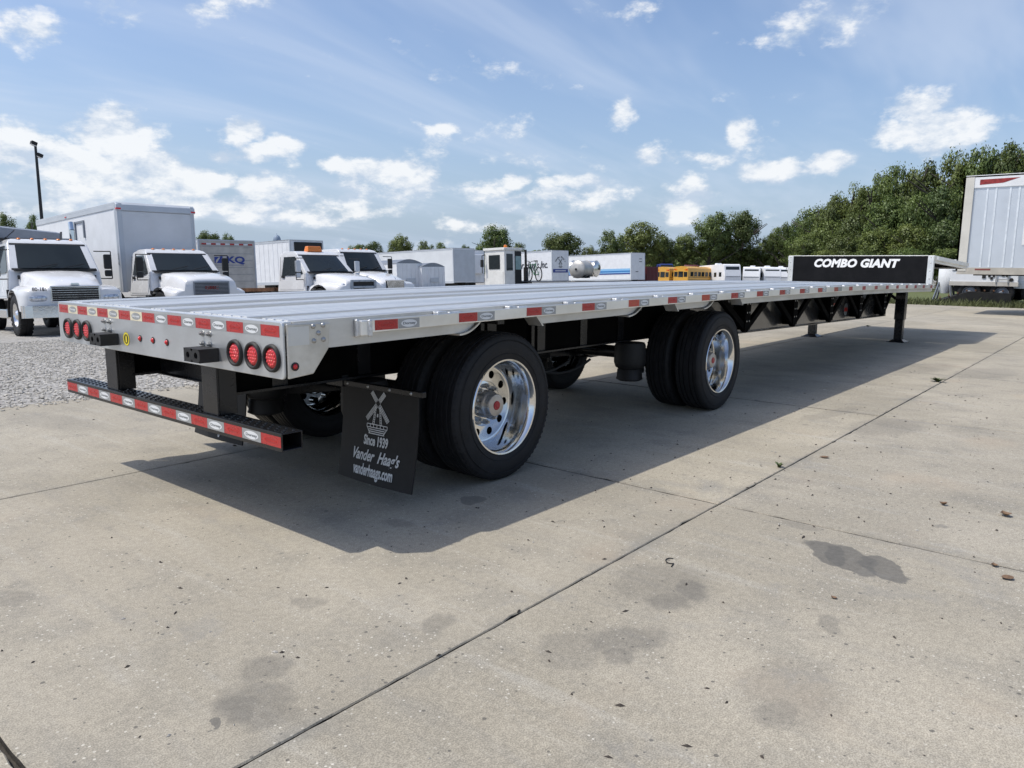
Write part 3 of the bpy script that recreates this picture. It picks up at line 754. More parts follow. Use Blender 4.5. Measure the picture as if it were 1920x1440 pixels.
# cross members
for k in range(24):
    x = .45+.55*k
    if x > 13.2: break
    z = cam_z(x)
    m = MB(); m.box(x-.03, x+.03, -1.25, 1.25, .985+z, 1.052+z); m.build('cross_member', BLACK, T)
# stickers on the right web
def web_pt(px, py, Y):
    v = ray(px, py); t = (Y-CL.y)/v.y; return CL+v*t
q = web_pt(1563, 577, -.553)
m = MB(); m.box(q.x-.11, q.x+.11, -.5545, -.5515, q.z-.07, q.z+.07); o = m.build('warning_sticker', ORGT, T)
m = MB(); m.box(q.x-.085, q.x+.085, -.5552, -.5546, q.z-.012, q.z+.03); m.build('sticker_panel', BLKPR, o)
q = web_pt(1586, 580, -.553)
m = MB(); m.lathe([(.0,.0),(.10,.0)], (q.x, -.5520, q.z), (0,-1,0), 20); o = m.build('round_sticker', GREYP, T)
m = MB(); m.box(q.x-.08, q.x+.08, -.5540, -.5530, q.z-.03, q.z+.03); m.build('sticker_panel', REDP, o)
# axles, suspension
AX = (1.672, 4.855)
for xa in AX:
    z = .475
    m = MB(); m.cyl((xa,-.98,z), (xa,.98,z), .064, n=18); ax = m.build('axle', BLACK, T, smooth=40)
    for s in (-1, 1):
        m = MB(); m.box(xa-.62, xa-.48, s*.50, s*.64, .36, .60); m.hexa([(xa-.60,s*.53,.42),(xa+.35,s*.53,.36),(xa+.35,s*.61,.36),(xa-.60,s*.61,.42),(xa-.60,s*.53,.52),(xa+.35,s*.53,.44),(xa+.35,s*.61,.44),(xa-.60,s*.61,.52)])
        m.build('trailing_arm', BLACK, ax, bevel=.006)
        if True:      # air spring: rolling rubber bellow on a metal piston
            m = MB(); m.lathe([(.0,.655),(.135,.655),(.145,.63),(.150,.55),(.150,.47),(.135,.425),(.10,.405),(.0,.405)], (xa-.62, s*.56, 0), (0,0,1), 24)
            sp = m.build('air_spring', RUBBER, T, smooth=50)
            m = MB(); m.lathe([(.095,.42),(.115,.40),(.120,.33),(.128,.31),(.10,.295),(0,.295)], (xa-.62, s*.56, 0), (0,0,1), 24); m.build('piston', DARK, sp, smooth=50)
        m = MB(); m.box(xa+.30, xa+.46, s*.50, s*.64, .34, .62); m.hexa([(xa+.28,s*.51,.56),(xa+.52,s*.51,.56),(xa+.52,s*.63,.56),(xa+.28,s*.63,.56),(xa+.22,s*.51,.62),(xa+.60,s*.51,.62),(xa+.60,s*.63,.62),(xa+.22,s*.63,.62)])
        m.build('hanger', BLACK, T, bevel=.006)
        m = MB(); m.cyl((xa+.10,s*.72,.52), (xa+.10,s*.55,.52), .12, n=20); m.cyl((xa+.16,s*.40,.44),(xa+.16,s*.46,.44),.08,n=16); m.cyl((xa+.16,s*.30,.44),(xa+.16,s*.40,.44),.055,n=16); m.build('brake_chamber', BLACK, ax, smooth=40)
m = MB(); m.cyl((2.3,-.35,.60),(2.3,.45,.60),.13,n=24); m.build('air_tank', BLACK, T, smooth=40)
hose = MB()
for (a, b, sag) in (((2.5,-.35,.70),(3.4,-.45,.55),.14),((2.9,-.2,.66),(3.8,-.4,.52),.16),((1.9,-.3,.62),(2.7,-.38,.66),.18)):
    pts = [(a[0]+(b[0]-a[0])*t, a[1]+(b[1]-a[1])*t, a[2]+(b[2]-a[2])*t-sag*4*t*(1-t)) for t in [i/10 for i in range(11)]]
    h2 = MB().tube(pts, .012, 8); h2.build('air_hose', RUBBER, T, smooth=60)
m = MB(); m.box(2.055, 2.30, -.632, -.619, .68, .88); m.box(2.02,2.06,-.66,-.606,.69,1.0); m.build('frame_bracket', BLACK, T, bevel=.004)
m = MB(); m.box(2.60,2.64,-.66,-.606,.69,1.0); m.build('frame_bracket', BLACK, T, bevel=.004)
m = MB(); m.lathe([(.022,0),(.036,.002),(.036,.006),(.022,.008)], (2.18,-.633,.77), (0,-1,0), 18, close=True); m.build('bracket_eye', GREYST, T)
# wheels
def tyre_mesh():
    Ro, Ri, w = .500, .288, .275
    half = [(Ri,.098),(.300,.122),(.330,.135),(.385,.1395),(.430,.136),(.462,.130),(.480,.124),(.491,.113)]
    tread = []
    for (y0, y1) in ((.108,.078),(.066,.036),(.024,-.024),(-.036,-.066),(-.078,-.108)):
        r0 = .4975 if abs(y0+y1) > .15 else .500
        tread += [(r0-.0135, y0+.003), (r0, y0-.001), (r0, y1+.001), (r0-.0135, y1-.003)]
    tread[0] = (.4955,.108); tread[-1] = (.4955,-.108)
    prof = half+tread+[(r,-y) for r,y in reversed(half)]
    m = MB(); m.lathe(prof, (0,0,0), (0,1,0), 72)
    for y in (.1405,-.1405):
        for rr_ in (.350,.444): m.lathe([(rr_-.003, y*.985),(rr_, y*1.003),(rr_+.003, y*.985)], (0,0,0), (0,1,0), 72)
    # shoulder lugs
    for k in range(72):
        a = 2*math.pi*k/72
        for s in (-1,1):
            c, sn = math.cos(a), math.sin(a); t = Vector((-sn,0,c)); r_ = Vector((c,0,sn))
            p = r_*.4935; e = .007
            pts = [p-t*e*1.2+Vector((0,s*.1085,0)), p+t*e*1.2+Vector((0,s*.1085,0)), r_*.484+t*e+Vector((0,s*.122,0)), r_*.484-t*e+Vector((0,s*.122,0))]
            q = [x+(r_*.002+Vector((0,s*.002,0))) for x in pts]
            m.add(pts+q, [(4,5,6,7),(0,1,5,4),(1,2,6,5),(2,3,7,6),(3,0,4,7)])
    for i, v in enumerate(m.v):
        r0 = math.hypot(v[0], v[2]); r1 = .288+(r0-.288)*(.475-.288)/(.5-.288); k = r1/r0
        m.v[i] = (v[0]*k, v[1]*.95, v[2]*k)
    return m.mesh('tyre', TYRE, 35)
tyre_me = tyre_mesh()
def disc_holes(m, r0, r1, nh, rc, rh, y, y2, mi=0):
    n = 12
    for k in range(nh):
        a0, a1 = 2*math.pi*k/nh, 2*math.pi*(k+1)/nh; am = (a0+a1)/2
        bd = []
        for (fa, fr) in ((-1,-.0),(-1,1),(-.5,1),(0,1),(.5,1),(1,1),(1,0),(1,-1),(.5,-1),(0,-1),(-.5,-1),(-1,-1)):
            an = am+fa*(a1-a0)/2; rr_ = (r0+r1)/2+fr*(r1-r0)/2 if fr != 0 else (r0+r1)/2
            bd.append((rr_*math.cos(an), y, rr_*math.sin(an)))
        c = Vector((rc*math.cos(am), y, rc*math.sin(am))); rd = Vector((math.cos(am),0,math.sin(am))); td = Vector((-math.sin(am),0,math.cos(am)))
        ho = []
        for p in bd:
            d = Vector(p)-c; x_, y_ = d.dot(td), d.dot(rd); l = math.hypot(x_, y_); ho.append(tuple(c+td*(x_/l*rh)+rd*(y_/l*rh)))
        hi = [(p[0], y2, p[2]) for p in ho]
        fs = [(i,(i+1)%n,n+(i+1)%n,n+i) for i in range(n)]+[(n+i,n+(i+1)%n,2*n+(i+1)%n,2*n+i) for i in range(n)]
        m.add(bd+ho+hi, fs, mi)
def rim_mesh(outer):     # outer: the disc sits deep inside, seen from -y
    m = MB(); s = 1
    lip = [(.288,-.098),(.306,-.116),(.310,-.122),(.306,-.128),(.296,-.126),(.284,-.110),(.276,-.085),(.268,-.05),(.256,.01),(.252,.055)]
    if not outer: lip = [(.288,-.098),(.306,-.116),(.310,-.122),(.306,-.128),(.296,-.126),(.284,-.110),(.268,-.09),(.256,-.075)]
    m.lathe(lip, (0,0,0), (0,1,0), 64)
    yd = .058 if outer else -.075
    m.lathe([(.252,yd-.003),(.244,yd+.002),(.236,yd+.002)], (0,0,0), (0,1,0), 60)
    disc_holes(m, .150, .236, 10, .196, .027, yd+.002, yd+.03)
    m.lathe([(.150,yd+.002),(.140,yd-.001),(.09,yd-.001)], (0,0,0), (0,1,0), 60)
    m.lathe([(.288,.098),(.306,.116),(.300,.128),(.280,.11),(.262,.06),(.262,-.02)], (0,0,0), (0,1,0), 48)
    me = m.mesh('wheel', CHROME, 40)
    return me
rim_out = rim_mesh(True); rim_in = rim_mesh(False)
back_me = MB().lathe([(0,.12),(.255,.12)], (0,0,0), (0,1,0), 32).mesh('brake_drum', DARK)
hub = MB(); hub.lathe([(.092,.058),(.090,.010),(.082,-.004),(.076,-.012),(.076,-.035),(.070,-.045),(.046,-.048),(0,-.048)], (0,0,0), (0,1,0), 32)
hub_me = hub.mesh('hub', mat('cast_hub', (.42,.41,.40), .32, .85, .15, 10, .1, 30), 45)
cap_me = MB().lathe([(.030,-.0485),(.028,-.053),(0,-.054)], (0,0,0), (0,1,0), 24).mesh('hub_cap', mat('red_hub_cap', (.40,.02,.03), .3, 0, .1, 20))
nut = MB()
nut.cyl((0,.058,0), (0,.030,0), .017, n=6); nut.cyl((0,.030,0),(0,.012,0),.010,n=8)
nut_me = nut.mesh('wheel_nut', STEEL)
def wheel(x, y, s, outer):
    # local -y is the outside of the wheel; s=-1 right side of trailer, +1 left side
    me = rim_out if outer else rim_in
    w = link('wheel', me, T, (x, y, .475)); w.rotation_euler = (0, random.uniform(0, 6.28), 0 if s < 0 else math.pi)
    link('tyre', tyre_me, w)
    if outer:
        link('hub', hub_me, w); link('hub_cap', cap_me, w); link('brake_drum', back_me, w)
        for k in range(10):
            a = 2*math.pi*k/10; link('wheel_nut', nut_me, w, (.118*math.cos(a), 0, .118*math.sin(a)))
for xa in AX:
    for s in (-1, 1):
        wheel(xa, s*1.065, s, True); wheel(xa, s*.752, s, False)
# mud flaps
def mudflap(s):
    m = MB(); x0 = .90; y0, y1 = s*.545, s*1.205
    def FC(u, t): return t*(.022*math.sin(u*3.0+.4)+.018*u*t)
    rows = 8
    front = []
    for r_ in range(rows+1):
        t = r_/rows; z = .648-.555*t; dx = .0+.05*t*t
        for c_ in range(7):
            u = c_/6; yy = y0+(y1-y0)*u
            front.append((x0-dx-FC(u, t), yy+s*.02*t*0, z+.0*u))
    n = 7; fs = [(r_*n+c_, r_*n+c_+1, (r_+1)*n+c_+1, (r_+1)*n+c_) for r_ in range(rows) for c_ in range(n-1)]
    k = len(front); back = [(p[0]+.009, p[1], p[2]) for p in front]
    fb = [tuple(i+k for i in reversed(f)) for f in fs]
    rim = []
    loop = [c_ for c_ in range(n)]+[r_*n+n-1 for r_ in range(1, rows+1)]+[rows*n+c_ for c_ in range(n-2,-1,-1)]+[r_*n for r_ in range(rows-1,0,-1)]
    for a, b in zip(loop, loop[1:]+loop[:1]): rim.append((a, b, b+k, a+k))
    m.add(front+back, fs+fb+rim); o = m.build('mud_flap', FLAP, T, smooth=30)
    m = MB(); m.box(x0-.012, x0+.02, min(s*.50,s*1.25), max(s*.50,s*1.25), .640, .672); m.box(x0-.02, x0+.03, min(s*.40,s*.56), max(s*.40,s*.56), .63, .70); m.build('flap_bracket', BLACK, T, bevel=.003)
    for yy in (.60,.79,.98,1.16):
        q = MB(); q.lathe([(0,.006),(.008,.004),(.010,0)], (x0-.012, s*yy, .656), (-1,0,0), 12); q.build('bolt', STEEL, o, smooth=60)
    yc = s*.875
    def X(z): t = (.648-z)/.555; return x0-.05*t*t-.0025
    def XY(yy, z): return X(z)-FC((yy-y0)/(y1-y0), (.648-z)/.555)
    PR = mat('flap_print', (.58,.59,.59), .5, 0, .12, 20)
    def prt(txt, z, size, **kw):
        me = text_mesh(txt, size, **kw).copy(); me.materials.append(PR)
        ob = bpy.data.objects.new('lettering', me); COL.objects.link(ob); ob.parent = o
        zz = [v.co.y for v in me.vertices]
        for v in me.vertices:
            lx, ly, lz = v.co; zr = z+ly
            v.co = (XY(yc-lx, zr)-lz*.3-.001, yc-lx, zr)
        return ob
    prt('Since 1939', .340, .078, bold=.0026, sx=.62, depth=.0008)
    prt("Vander  Haag's", .250, .092, shear=.38, bold=.0022, sx=.74, depth=.0008)
    prt('vanderhaags.com', .165, .090, bold=.0028, sx=.56, depth=.0008)
    # windmill emblem
    w = MB(); cz_ = .500
    def P2(a, b): a, b = a*1.18, b*1.18; return (XY(yc-a, cz_+b)-.0012, yc-a, cz_+b)
    def strip(p, q_, th):
        d = Vector((q_[0]-p[0], q_[1]-p[1])); d.normalize(); nn = Vector((-d.y, d.x))*th/2
        w.quad([P2(p[0]+nn.x, p[1]+nn.y), P2(q_[0]+nn.x, q_[1]+nn.y), P2(q_[0]-nn.x, q_[1]-nn.y), P2(p[0]-nn.x, p[1]-nn.y)])
    hubp = (.0,.055)
    for an in (47, 133, 227, 313):
        d = Vector((math.cos(R(an)), math.sin(R(an)))); nn = Vector((-d.y, d.x))
        ln = .115 if an > 180 else .07
        for off in (-.010,-.0035,.003,.0095):
            a_ = Vector(hubp)+d*.012+nn*off; b_ = Vector(hubp)+d*ln+nn*off; strip(a_, b_, .0032)
        for t in np.linspace(.15, 1, 9):
            c_ = Vector(hubp)+d*(.012+(ln-.012)*t); strip(c_-nn*.012, c_+nn*.012, .0025)
    for (a_, b_) in (((-.034,-.05),(-.018,.04)),((.034,-.05),(.018,.04)),((-.022,-.05),(-.012,.04)),((.022,-.05),(.012,.04))): strip(a_, b_, .0035)
    for zz in np.linspace(-.05,.03,8):
        strip((-.033+.16*(zz+.05),zz),(-.020+.12*(zz+.05),zz),.003); strip((.020-.12*(zz+.05),zz),(.033-.16*(zz+.05),zz),.003)
    strip((-.005,-.005),(.005,-.005),.016)
    strip((-.075,-.052),(.075,-.052),.004); strip((-.075,-.068),(.075,-.068),.004)
    for yy in np.linspace(-.075,.075,7): strip((yy,-.052),(yy,-.068),.004)
    strip((-.072,-.068),(-.05,-.098),.005); strip((.072,-.068),(.05,-.098),.005)
    for zz in (-.078,-.088,-.098): strip((-.058,zz),(.058,zz),.0045)
    w.build('windmill_emblem', PR, o)
mudflap(-1); mudflap(1)
# bulkhead, upper deck and neck
HU = 1.598
m = MB(); m.box(L, L+.03, -1.20, 1.20, H-.06, HU-.012); bh = m.build('bulkhead_panel', BLACKP, T)
for s in (-1, 1):
    a, b = sorted((s*1.20, s*1.297))
    m = MB(); m.box(L-.012, L+.07, a, b, .962, HU-.004); po = m.build('bulkhead_post', ALUS, T, bevel=.004)
    for z in (1.18,1.32,1.46,1.56):
        q = MB(); q.lathe([(0,.006),(.010,.004),(.012,0)], (L-.012, s*1.25, z), (-1,0,0), 10); q.build('rivet', STEEL, po, smooth=60)
m = MB(); m.box(L-.008, L+.05, -1.20, 1.20, HU-.012, HU); m.build('bulkhead_cap', ALUS, T, bevel=.002)
text('COMBO GIANT', mat('white_lettering', (.82,.82,.81), .5, 0, .05), T, (L-.0025, .05, 1.445), (0,-1,0), (0,0,1), .205, shear=.22, bold=.010, sx=1.02, depth=.001, spacing=1.04)
def uz(x): return -(x-L)*.033
UL = 16.62
for (a, b) in ((-1.255,-.84),(-.838,-.42),(-.418,0),(.002,.42),(.422,.84),(.842,1.255)):
    m = MB(); extr(m, rect(a, b, HU-.035, HU), L+.052, UL, zf=uz, step=.8); m.build('deck_plank', ALU, T)
for s in (-1, 1):
    m = MB(); extr(m, rect(s*1.257, s*1.295, HU-.13, HU+.0), L+.072, UL, zf=uz, step=.8); sr = m.build('side_rail', ALUS, T)
    m = MB(); extr(m, rect(s*1.334, s*1.346, HU-.085, HU-.012), L+.10, UL-.03, zf=uz, step=.8); m.build('rub_rail', ALUS, sr)
    for k in range(6):
        x = L+.15+.56*k; m = MB(); m.box(x, x+.075, s*1.296, s*1.333, HU-.083+uz(x), HU-.014+uz(x)); m.build('stake_pocket', ALUS, sr)
    m = MB(); extr(m, rect(s*.48-.07, s*.48+.07, 1.28, HU-.14), L-.3+.37, UL-.25, zf=uz, step=.8); m.build('neck_beam', BLACK, T)
m = MB(); m.box(UL, UL+.02, -1.295, 1.295, HU-.24, HU-.102); m.build('front_plate', ALUS, T)
for k in range(6):
    x = L+.35+.5*k; m = MB(); m.box(x-.03, x+.03, -1.25, 1.25, HU-.115+uz(x), HU-.040+uz(x)); m.build('cross_member', BLACK, T)
# landing gear
for s in (-1, 1):
    yl = s*.79; xl = 13.53
    m = MB(); m.box(xl-.085, xl+.085, yl-.085, yl+.085, .42, 1.45); leg = m.build('landing_leg', BLACK, T, bevel=.008)
    m = MB(); m.box(xl-.07, xl+.07, yl-.07, yl+.07, .045, .42); m.build('inner_leg', BLACK, leg, bevel=.006)
    m = MB(); m.hexa([(xl-.16,yl-.15,.004),(xl+.16,yl-.15,.004),(xl+.16,yl+.15,.004),(xl-.16,yl+.15,.004),(xl-.08,yl-.08,.05),(xl+.08,yl-.08,.05),(xl+.08,yl+.08,.05),(xl-.08,yl+.08,.05)])
    m.box(xl-.17, xl+.17, yl-.16, yl+.16, .0005, .012); m.build('foot', BLACK, leg)
m = MB(); m.cyl((13.50,-.74,1.0),(13.50,.74,1.0),.03,n=10); m.bar((13.53,-.7,.8),(13.53,.0,1.25),.05,.05); m.bar((13.53,.7,.8),(13.53,.0,1.25),.05,.05); m.build('leg_cross_shaft', BLACK, T)
m = MB(); m.box(13.10, 13.36, -.58, .58, .50, .98); m.build('neck_box', BLACK, T, bevel=.004)
# ------------------------------------------------------------------ vehicles in the yard behind
def place(o, x, y, head):
    a = R(head); f = Vector((math.cos(a), math.sin(a)))
    d = 3.0
    zf, zb_ = terrain(x+f.x*d, y+f.y*d), terrain(x-f.x*d, y-f.y*d)
    fx = Vector((f.x, f.y, (zf-zb_)/(2*d))).normalized(); ly = Vector((-f.y, f.x, 0)); up = fx.cross(ly)
    m = Matrix((fx, ly, up)).transposed().to_4x4(); m.translation = (x, y, terrain(x, y)-.016)
    o.matrix_world = m
    return o
def wedge(pts):                     # side profile [(x, z, half width)] into a closed body
    m = MB(); n = len(pts)
    vs = [(x,-h,z) for x,z,h in pts]+[(x,h,z) for x,z,h in pts]
    fs = [tuple(range(n)), tuple(range(2*n-1,n-1,-1))]+[(i,n+i,n+(i+1)%n,(i+1)%n) for i in range(n)]
    return m.add(vs, fs)
SW = {}
def plain_wheel(parent, x, y, r, w, side, rim=None, knobby=False):
    rim = rim or CHROME
    key = (r, w, rim.name, knobby)
    if key not in SW:
        t = MB(); t.lathe([(r*.56,.40*w),(r*.70,.50*w),(r*.92,.48*w),(r*.985,.40*w),(r,.30*w),(r,.06*w),(r*.975,.045*w),(r*.975,-.045*w),(r,-.06*w),(r,-.30*w),(r*.985,-.40*w),(r*.92,-.48*w),(r*.70,-.50*w),(r*.56,-.40*w)], (0,0,0), (0,1,0), 40)
        if knobby:
            for k in range(26):
                a = 2*math.pi*k/26; c, s = math.cos(a), math.sin(a); rv = Vector((c,0,s)); tv = Vector((-s,0,c))
                for sd in (-1,1):
                    p = rv*(r*.985)+Vector((0,sd*w*.36,0)); t.bar(p-tv*.03, p+tv*.03, .12*w*2.2, .035, upv=rv)
        d = MB(); d.lathe([(r*.56,-.40*w),(r*.57,-.44*w),(r*.54,-.44*w),(r*.50,-.25*w),(r*.46,-.20*w),(r*.30,-.22*w),(r*.22,-.36*w),(r*.16,-.46*w),(0,-.47*w)], (0,0,0), (0,1,0), 32)
        d.lathe([(r*.56,.40*w),(r*.45,.1*w),(0,.1*w)], (0,0,0), (0,1,0), 24)
        for k in range(8):
            a = 2*math.pi*k/8; d.cyl((r*.26*math.cos(a),-.22*w,r*.26*math.sin(a)),(r*.26*math.cos(a),-.31*w,r*.26*math.sin(a)),.016,n=6)
        SW[key] = (d.mesh('wheel', rim, 40), t.mesh('tyre', TYRE, 40))
    dm, tm = SW[key]
    o = link('wheel', dm, parent, (x, y, r)); o.rotation_euler = (0, 0, 0 if side < 0 else math.pi)
    link('tyre', tm, o); return o
def cab_hw(z, P):
    a, b, c = P['hw']
    if z < 1.6: return b+(a-b)*(1.6-z)/.65
    return b+(c-b)*(z-1.6)/(P['zr']-1.6)
def truck(name, label, x, y, head, P, cat='truck', group=None):
    t = thing(name, label, cat, group=group)
    zr, zc, xw, xt, xk = P['zr'], P['zc'], P['xw'], P['xt'], P['xk']   # roof, cowl height, windshield base, windshield top, cab back
    hw = lambda z: cab_hw(z, P)
    paint = P.get('paint', WHITE)
    cabm = wedge([(xk,.92,hw(.92)),(xw+.10,.92,hw(.92)),(xw+.04,zc-.05,hw(zc)),(xw,zc,hw(zc)),(xt,zr-.13,hw(zr-.13)),(xt-.10,zr-.05,hw(zr-.05)-.03),(xt-.30,zr,hw(zr)-.12),(xk+.15,zr,hw(zr)-.12),(xk,zr-.10,hw(zr-.1))])
    cab = cabm.build('cab', paint, t, bevel=.035, segs=3, smooth=45)
    # windshield, bulged and set slightly proud
    g = MB(); cols = 10; rows_ = 3
    pts = []
    for r_ in range(rows_+1):
        v = .06+.88*r_/rows_; zz = zc+(zr-.13-zc)*v; xx = xw+(xt-xw)*v; hh = (hw(zz)-.075)
        for c_ in range(cols+1):
            u = -1+2*c_/cols; pts.append((xx+.012+.045*(1-u**2)-.05*abs(u)**6, hh*u, zz+.004))
    fs = [(r_*(cols+1)+c_, r_*(cols+1)+c_+1, (r_+1)*(cols+1)+c_+1, (r_+1)*(cols+1)+c_) for r_ in range(rows_) for c_ in range(cols)]
    k = len(pts); g.add(pts+[(p[0]-.06,p[1],p[2]-.03) for p in pts], fs)
    loop = list(range(cols+1))+[r_*(cols+1)+cols for r_ in range(1,rows_+1)]+[rows_*(cols+1)+c_ for c_ in range(cols-1,-1,-1)]+[r_*(cols+1) for r_ in range(rows_-1,0,-1)]
    g.f += [(a,b,b+k,a+k) for a,b in zip(loop, loop[1:]+loop[:1])]; g.m += [0]*len(loop)
    ws = g.build('windshield', GLASS, t, smooth=60)
    gk = MB()       # rubber gasket round the glass and dark cowl panel below it
    for v0, v1, e in ((.0,.065,.0),(.935,1.0,.0)):
        za, zb_ = zc+(zr-.13-zc)*v0, zc+(zr-.13-zc)*v1; xa_, xb_ = xw+(xt-xw)*v0, xw+(xt-xw)*v1
        gk.hexa([(xa_+.006,-hw(za)+.06,za),(xa_+.006,hw(za)-.06,za),(xa_-.02,hw(za)-.06,za),(xa_-.02,-hw(za)+.06,za),(xb_+.006,-hw(zb_)+.06,zb_),(xb_+.006,hw(zb_)-.06,zb_),(xb_-.02,hw(zb_)-.06,zb_),(xb_-.02,-hw(zb_)+.06,zb_)])
    gk.box(xw-.02, xw+.16, -hw(zc)+.10, hw(zc)-.10, zc-.03, zc+.012)
    gk.build('cowl_panel', RUBBER, t)
    for s in (-1, 1):
        q = MB(); q.bar((xw-.075, s*(hw(zc)+.008), 1.0), (xw-.075, s*(hw(zc)+.008), zc-.05), .012, .006); q.bar((xk+.16, s*(hw(1.3)+.008), 1.0), (xk+.16, s*(hw(1.8)+.004), zr-.2), .012, .006)
        q.build('door_gap', RUBBER, cab)
    for s in (-.55,.25):
        q = MB(); q.bar((xw+.10,s*.8,zc+.06),(xw-.02,s*.8+.5,zc+.16),.02,.02); q.build('wiper', RUBBER, ws)
    for s in (-1, 1):
        zs0, zs1 = zc-.08, zr-.20
        poly = [(xw-.16,zs0+.05),(xt-.06,zs1),(xk+.28,zs1),(xk+.24,zs0),(xw-.45,zs0)]
        m = MB(); n = len(poly)
        A = [(px_, s*(hw(pz)+.010), pz) for px_,pz in poly]; B = [(px_, s*(hw(pz)-.03), pz) for px_,pz in poly]
        m.add(A+B, [tuple(range(n))]+[(i,(i+1)%n,n+(i+1)%n,n+i) for i in range(n)])
        dp = [(xw-.06,zc-.02),(xt+.0,zs1+.06),(xk+.20,zs1+.06),(xk+.14,1.0),(xw-.10,1.0)]
        d = MB(); n2 = len(dp)
        A = [(px_, s*(hw(pz)+.006), pz) for px_,pz in dp]; B = [(px_, s*(hw(pz)-.02), pz) for px_,pz in dp]
        d.add(A+B, [tuple(range(n2))]+[(i,(i+1)%n2,n2+(i+1)%n2,n2+i) for i in range(n2)])
        do = d.build('door', paint, t); m.build('side_window', GLASS, do)
        q = MB(); q.box(xk+.24, xk+.40, s*(hw(1.4)+.008)-.012, s*(hw(1.4)+.008)+.012, 1.42, 1.50); q.build('handle', RUBBER, do)
    # hood and fenders
    xf, zf, hf, hb, fwid, zfen, Rw, rw = P['xf'], P['zf'], P['hf'], P['hb'], P['fw'], P['zfen'], P['Rw'], P['rw']
    xb = xw+.12
    sts = sorted(set([xb,-.52,-.42,-.25,0,.25,.42,.52,.66,xf-.16,xf-.04,xf]))
    sts = [q for q in sts if xb <= q <= xf]
    secs = []
    for xx in sts:
        u = (xx-xb)/(xf-xb); zt = zc-.02+(zf-zc)*u**P.get('pw',1.4); hh = hb+(hf-hb)*u
        end = 0.0 if xx < xf-.2 else {0: .0}.get(0)
        if xx >= xf-.17: end = .03
        if xx >= xf-.05: end = .09
        if xx >= xf-.001: end = .20
        fz = zfen-.10*max(0, (xx-.1)/(xf-.1))**1.5-.08*max(0, (-xx)/.6)
        fz = min(fz, zt-.05)
        dzt = end*.55
        arch = math.sqrt(max(0, Rw*Rw-xx*xx))+rw if abs(xx) < Rw else P.get('zbot',.62)
        zb2 = max(arch if abs(xx) < Rw else P.get('zbot',.62), P.get('zbot',.62))
        w_ = fwid-end*P.get('nose',.9)
        half = [(0,zt-dzt*.6),(hh*.55,zt-.01-dzt*.6),(hh*.92,zt-.045-dzt*.7),(hh,min(zt-.10,zt-.10)-dzt*.7),(hh+.05,max(fz+.0,zb2+.06)-dzt*.2),(max(hh+.1,w_-.13),max(fz-.01,zb2+.05)-dzt*.2),(max(hh+.12,w_-.03),max(fz-.08,zb2+.03)-dzt*.15),(max(hh+.125,w_),max(fz-.20,zb2+.02)),(max(hh+.125,w_),zb2)]
        sec = [(xx,yy,zz) for yy,zz in half]+[(xx,-yy,zz) for yy,zz in reversed(half[1:])]
        secs.append(sec)
    hm = MB().loft(secs); hood = hm.build('hood', paint, t, smooth=50)
    q = MB(); q.box(xb-.4, xf-.15, -.75, .75, .55, .95); q.build('engine_bay', DARK, t)
    for s in (-1, 1):      # hood gap against the cab, latch and side vent
        q = MB(); q.box(xb-.03, xb+.004, s*(fwid-.02)-.03, s*(fwid-.02)+.004 if s > 0 else s*(fwid-.02)+.03, .95, zfen-.1); q.build('hood_gap', RUBBER, hood)
        q = MB(); q.box(xb+.03, xb+.09, s*(hb+.03)-.02, s*(hb+.03)+.02, zc-.24, zc-.14); q.build('hood_latch', RUBBER, hood)
    for s in (-1, 1):
        # wheel-well liner, dark
        q = MB()
        prev = None
        for k_ in range(11):
            a = R(-5+190*k_/10); p = (Rw*1.0*math.cos(a), rw+Rw*math.sin(a))
            if prev: q.hexa([(prev[0],s*.62,prev[1]),(p[0],s*.62,p[1]),(p[0],s*(fwid+.005),p[1]),(prev[0],s*(fwid+.005),prev[1]),(prev[0]*1.05,s*.62,rw+(prev[1]-rw)*1.05),(p[0]*1.05,s*.62,rw+(p[1]-rw)*1.05),(p[0]*1.05,s*(fwid+.005),rw+(p[1]-rw)*1.05),(prev[0]*1.05,s*(fwid+.005),rw+(prev[1]-rw)*1.05)])
            prev = p
        q.build('wheel_arch', RUBBER, t)
        plain_wheel(t, 0, s*(fwid-.17), rw, .30, s, P.get('rim'), P.get('knobby', False))
        for yy in ((fwid-.16),(fwid-.48)): plain_wheel(t, P['xr'], s*yy, rw, .27, s, P.get('rim'))
        # headlamps
        hx, hy, hz_ = P['lamp']; lx, lyy, lz = P['lampr']
        q = MB()
        prof = [(math.sin(R(a)), math.cos(R(a))) for a in range(0,181,15)]
        vs_ = []; n_ = 18
        for (rr_, hh_) in prof:
            for i in range(n_):
                a = 2*math.pi*i/n_; vs_.append((hx+lx*hh_, s*hy+lyy*rr_*(abs(math.cos(a))**.6*(1 if math.cos(a)>=0 else -1)), hz_+lz*rr_*(abs(math.sin(a))**.6*(1 if math.sin(a)>=0 else -1))))
        fs_ = [(j*n_+i, j*n_+(i+1)%n_, (j+1)*n_+(i+1)%n_, (j+1)*n_+i) for j in range(len(prof)-1) for i in range(n_)]
        q.add(vs_, fs_); q.build('headlamp', mat('headlamp_lens', (.55,.57,.60), .08, .6, .4, 18, .3, 30, coat=.8), t, smooth=60)
        if P.get('amber'):
            ax_, ay, az = P['amber']; q = MB(); q.box(ax_-.05, ax_+.05, s*ay-.06, s*ay+.06, az-.04, az+.04); q.build('turn_signal', AMBER, t, bevel=.02)
        # mirror on an arm
        my = s*(hw(1.8)+.28); mx = xw-.10; mz = P.get('mz', 1.95)
        q = MB(); mm_ = P.get('mmat', RUBBER); q.box(mx-.05, mx+.05, my-.10, my+.10, mz-.26, mz+.14); mo = q.build('mirror', mm_, t, bevel=.03)
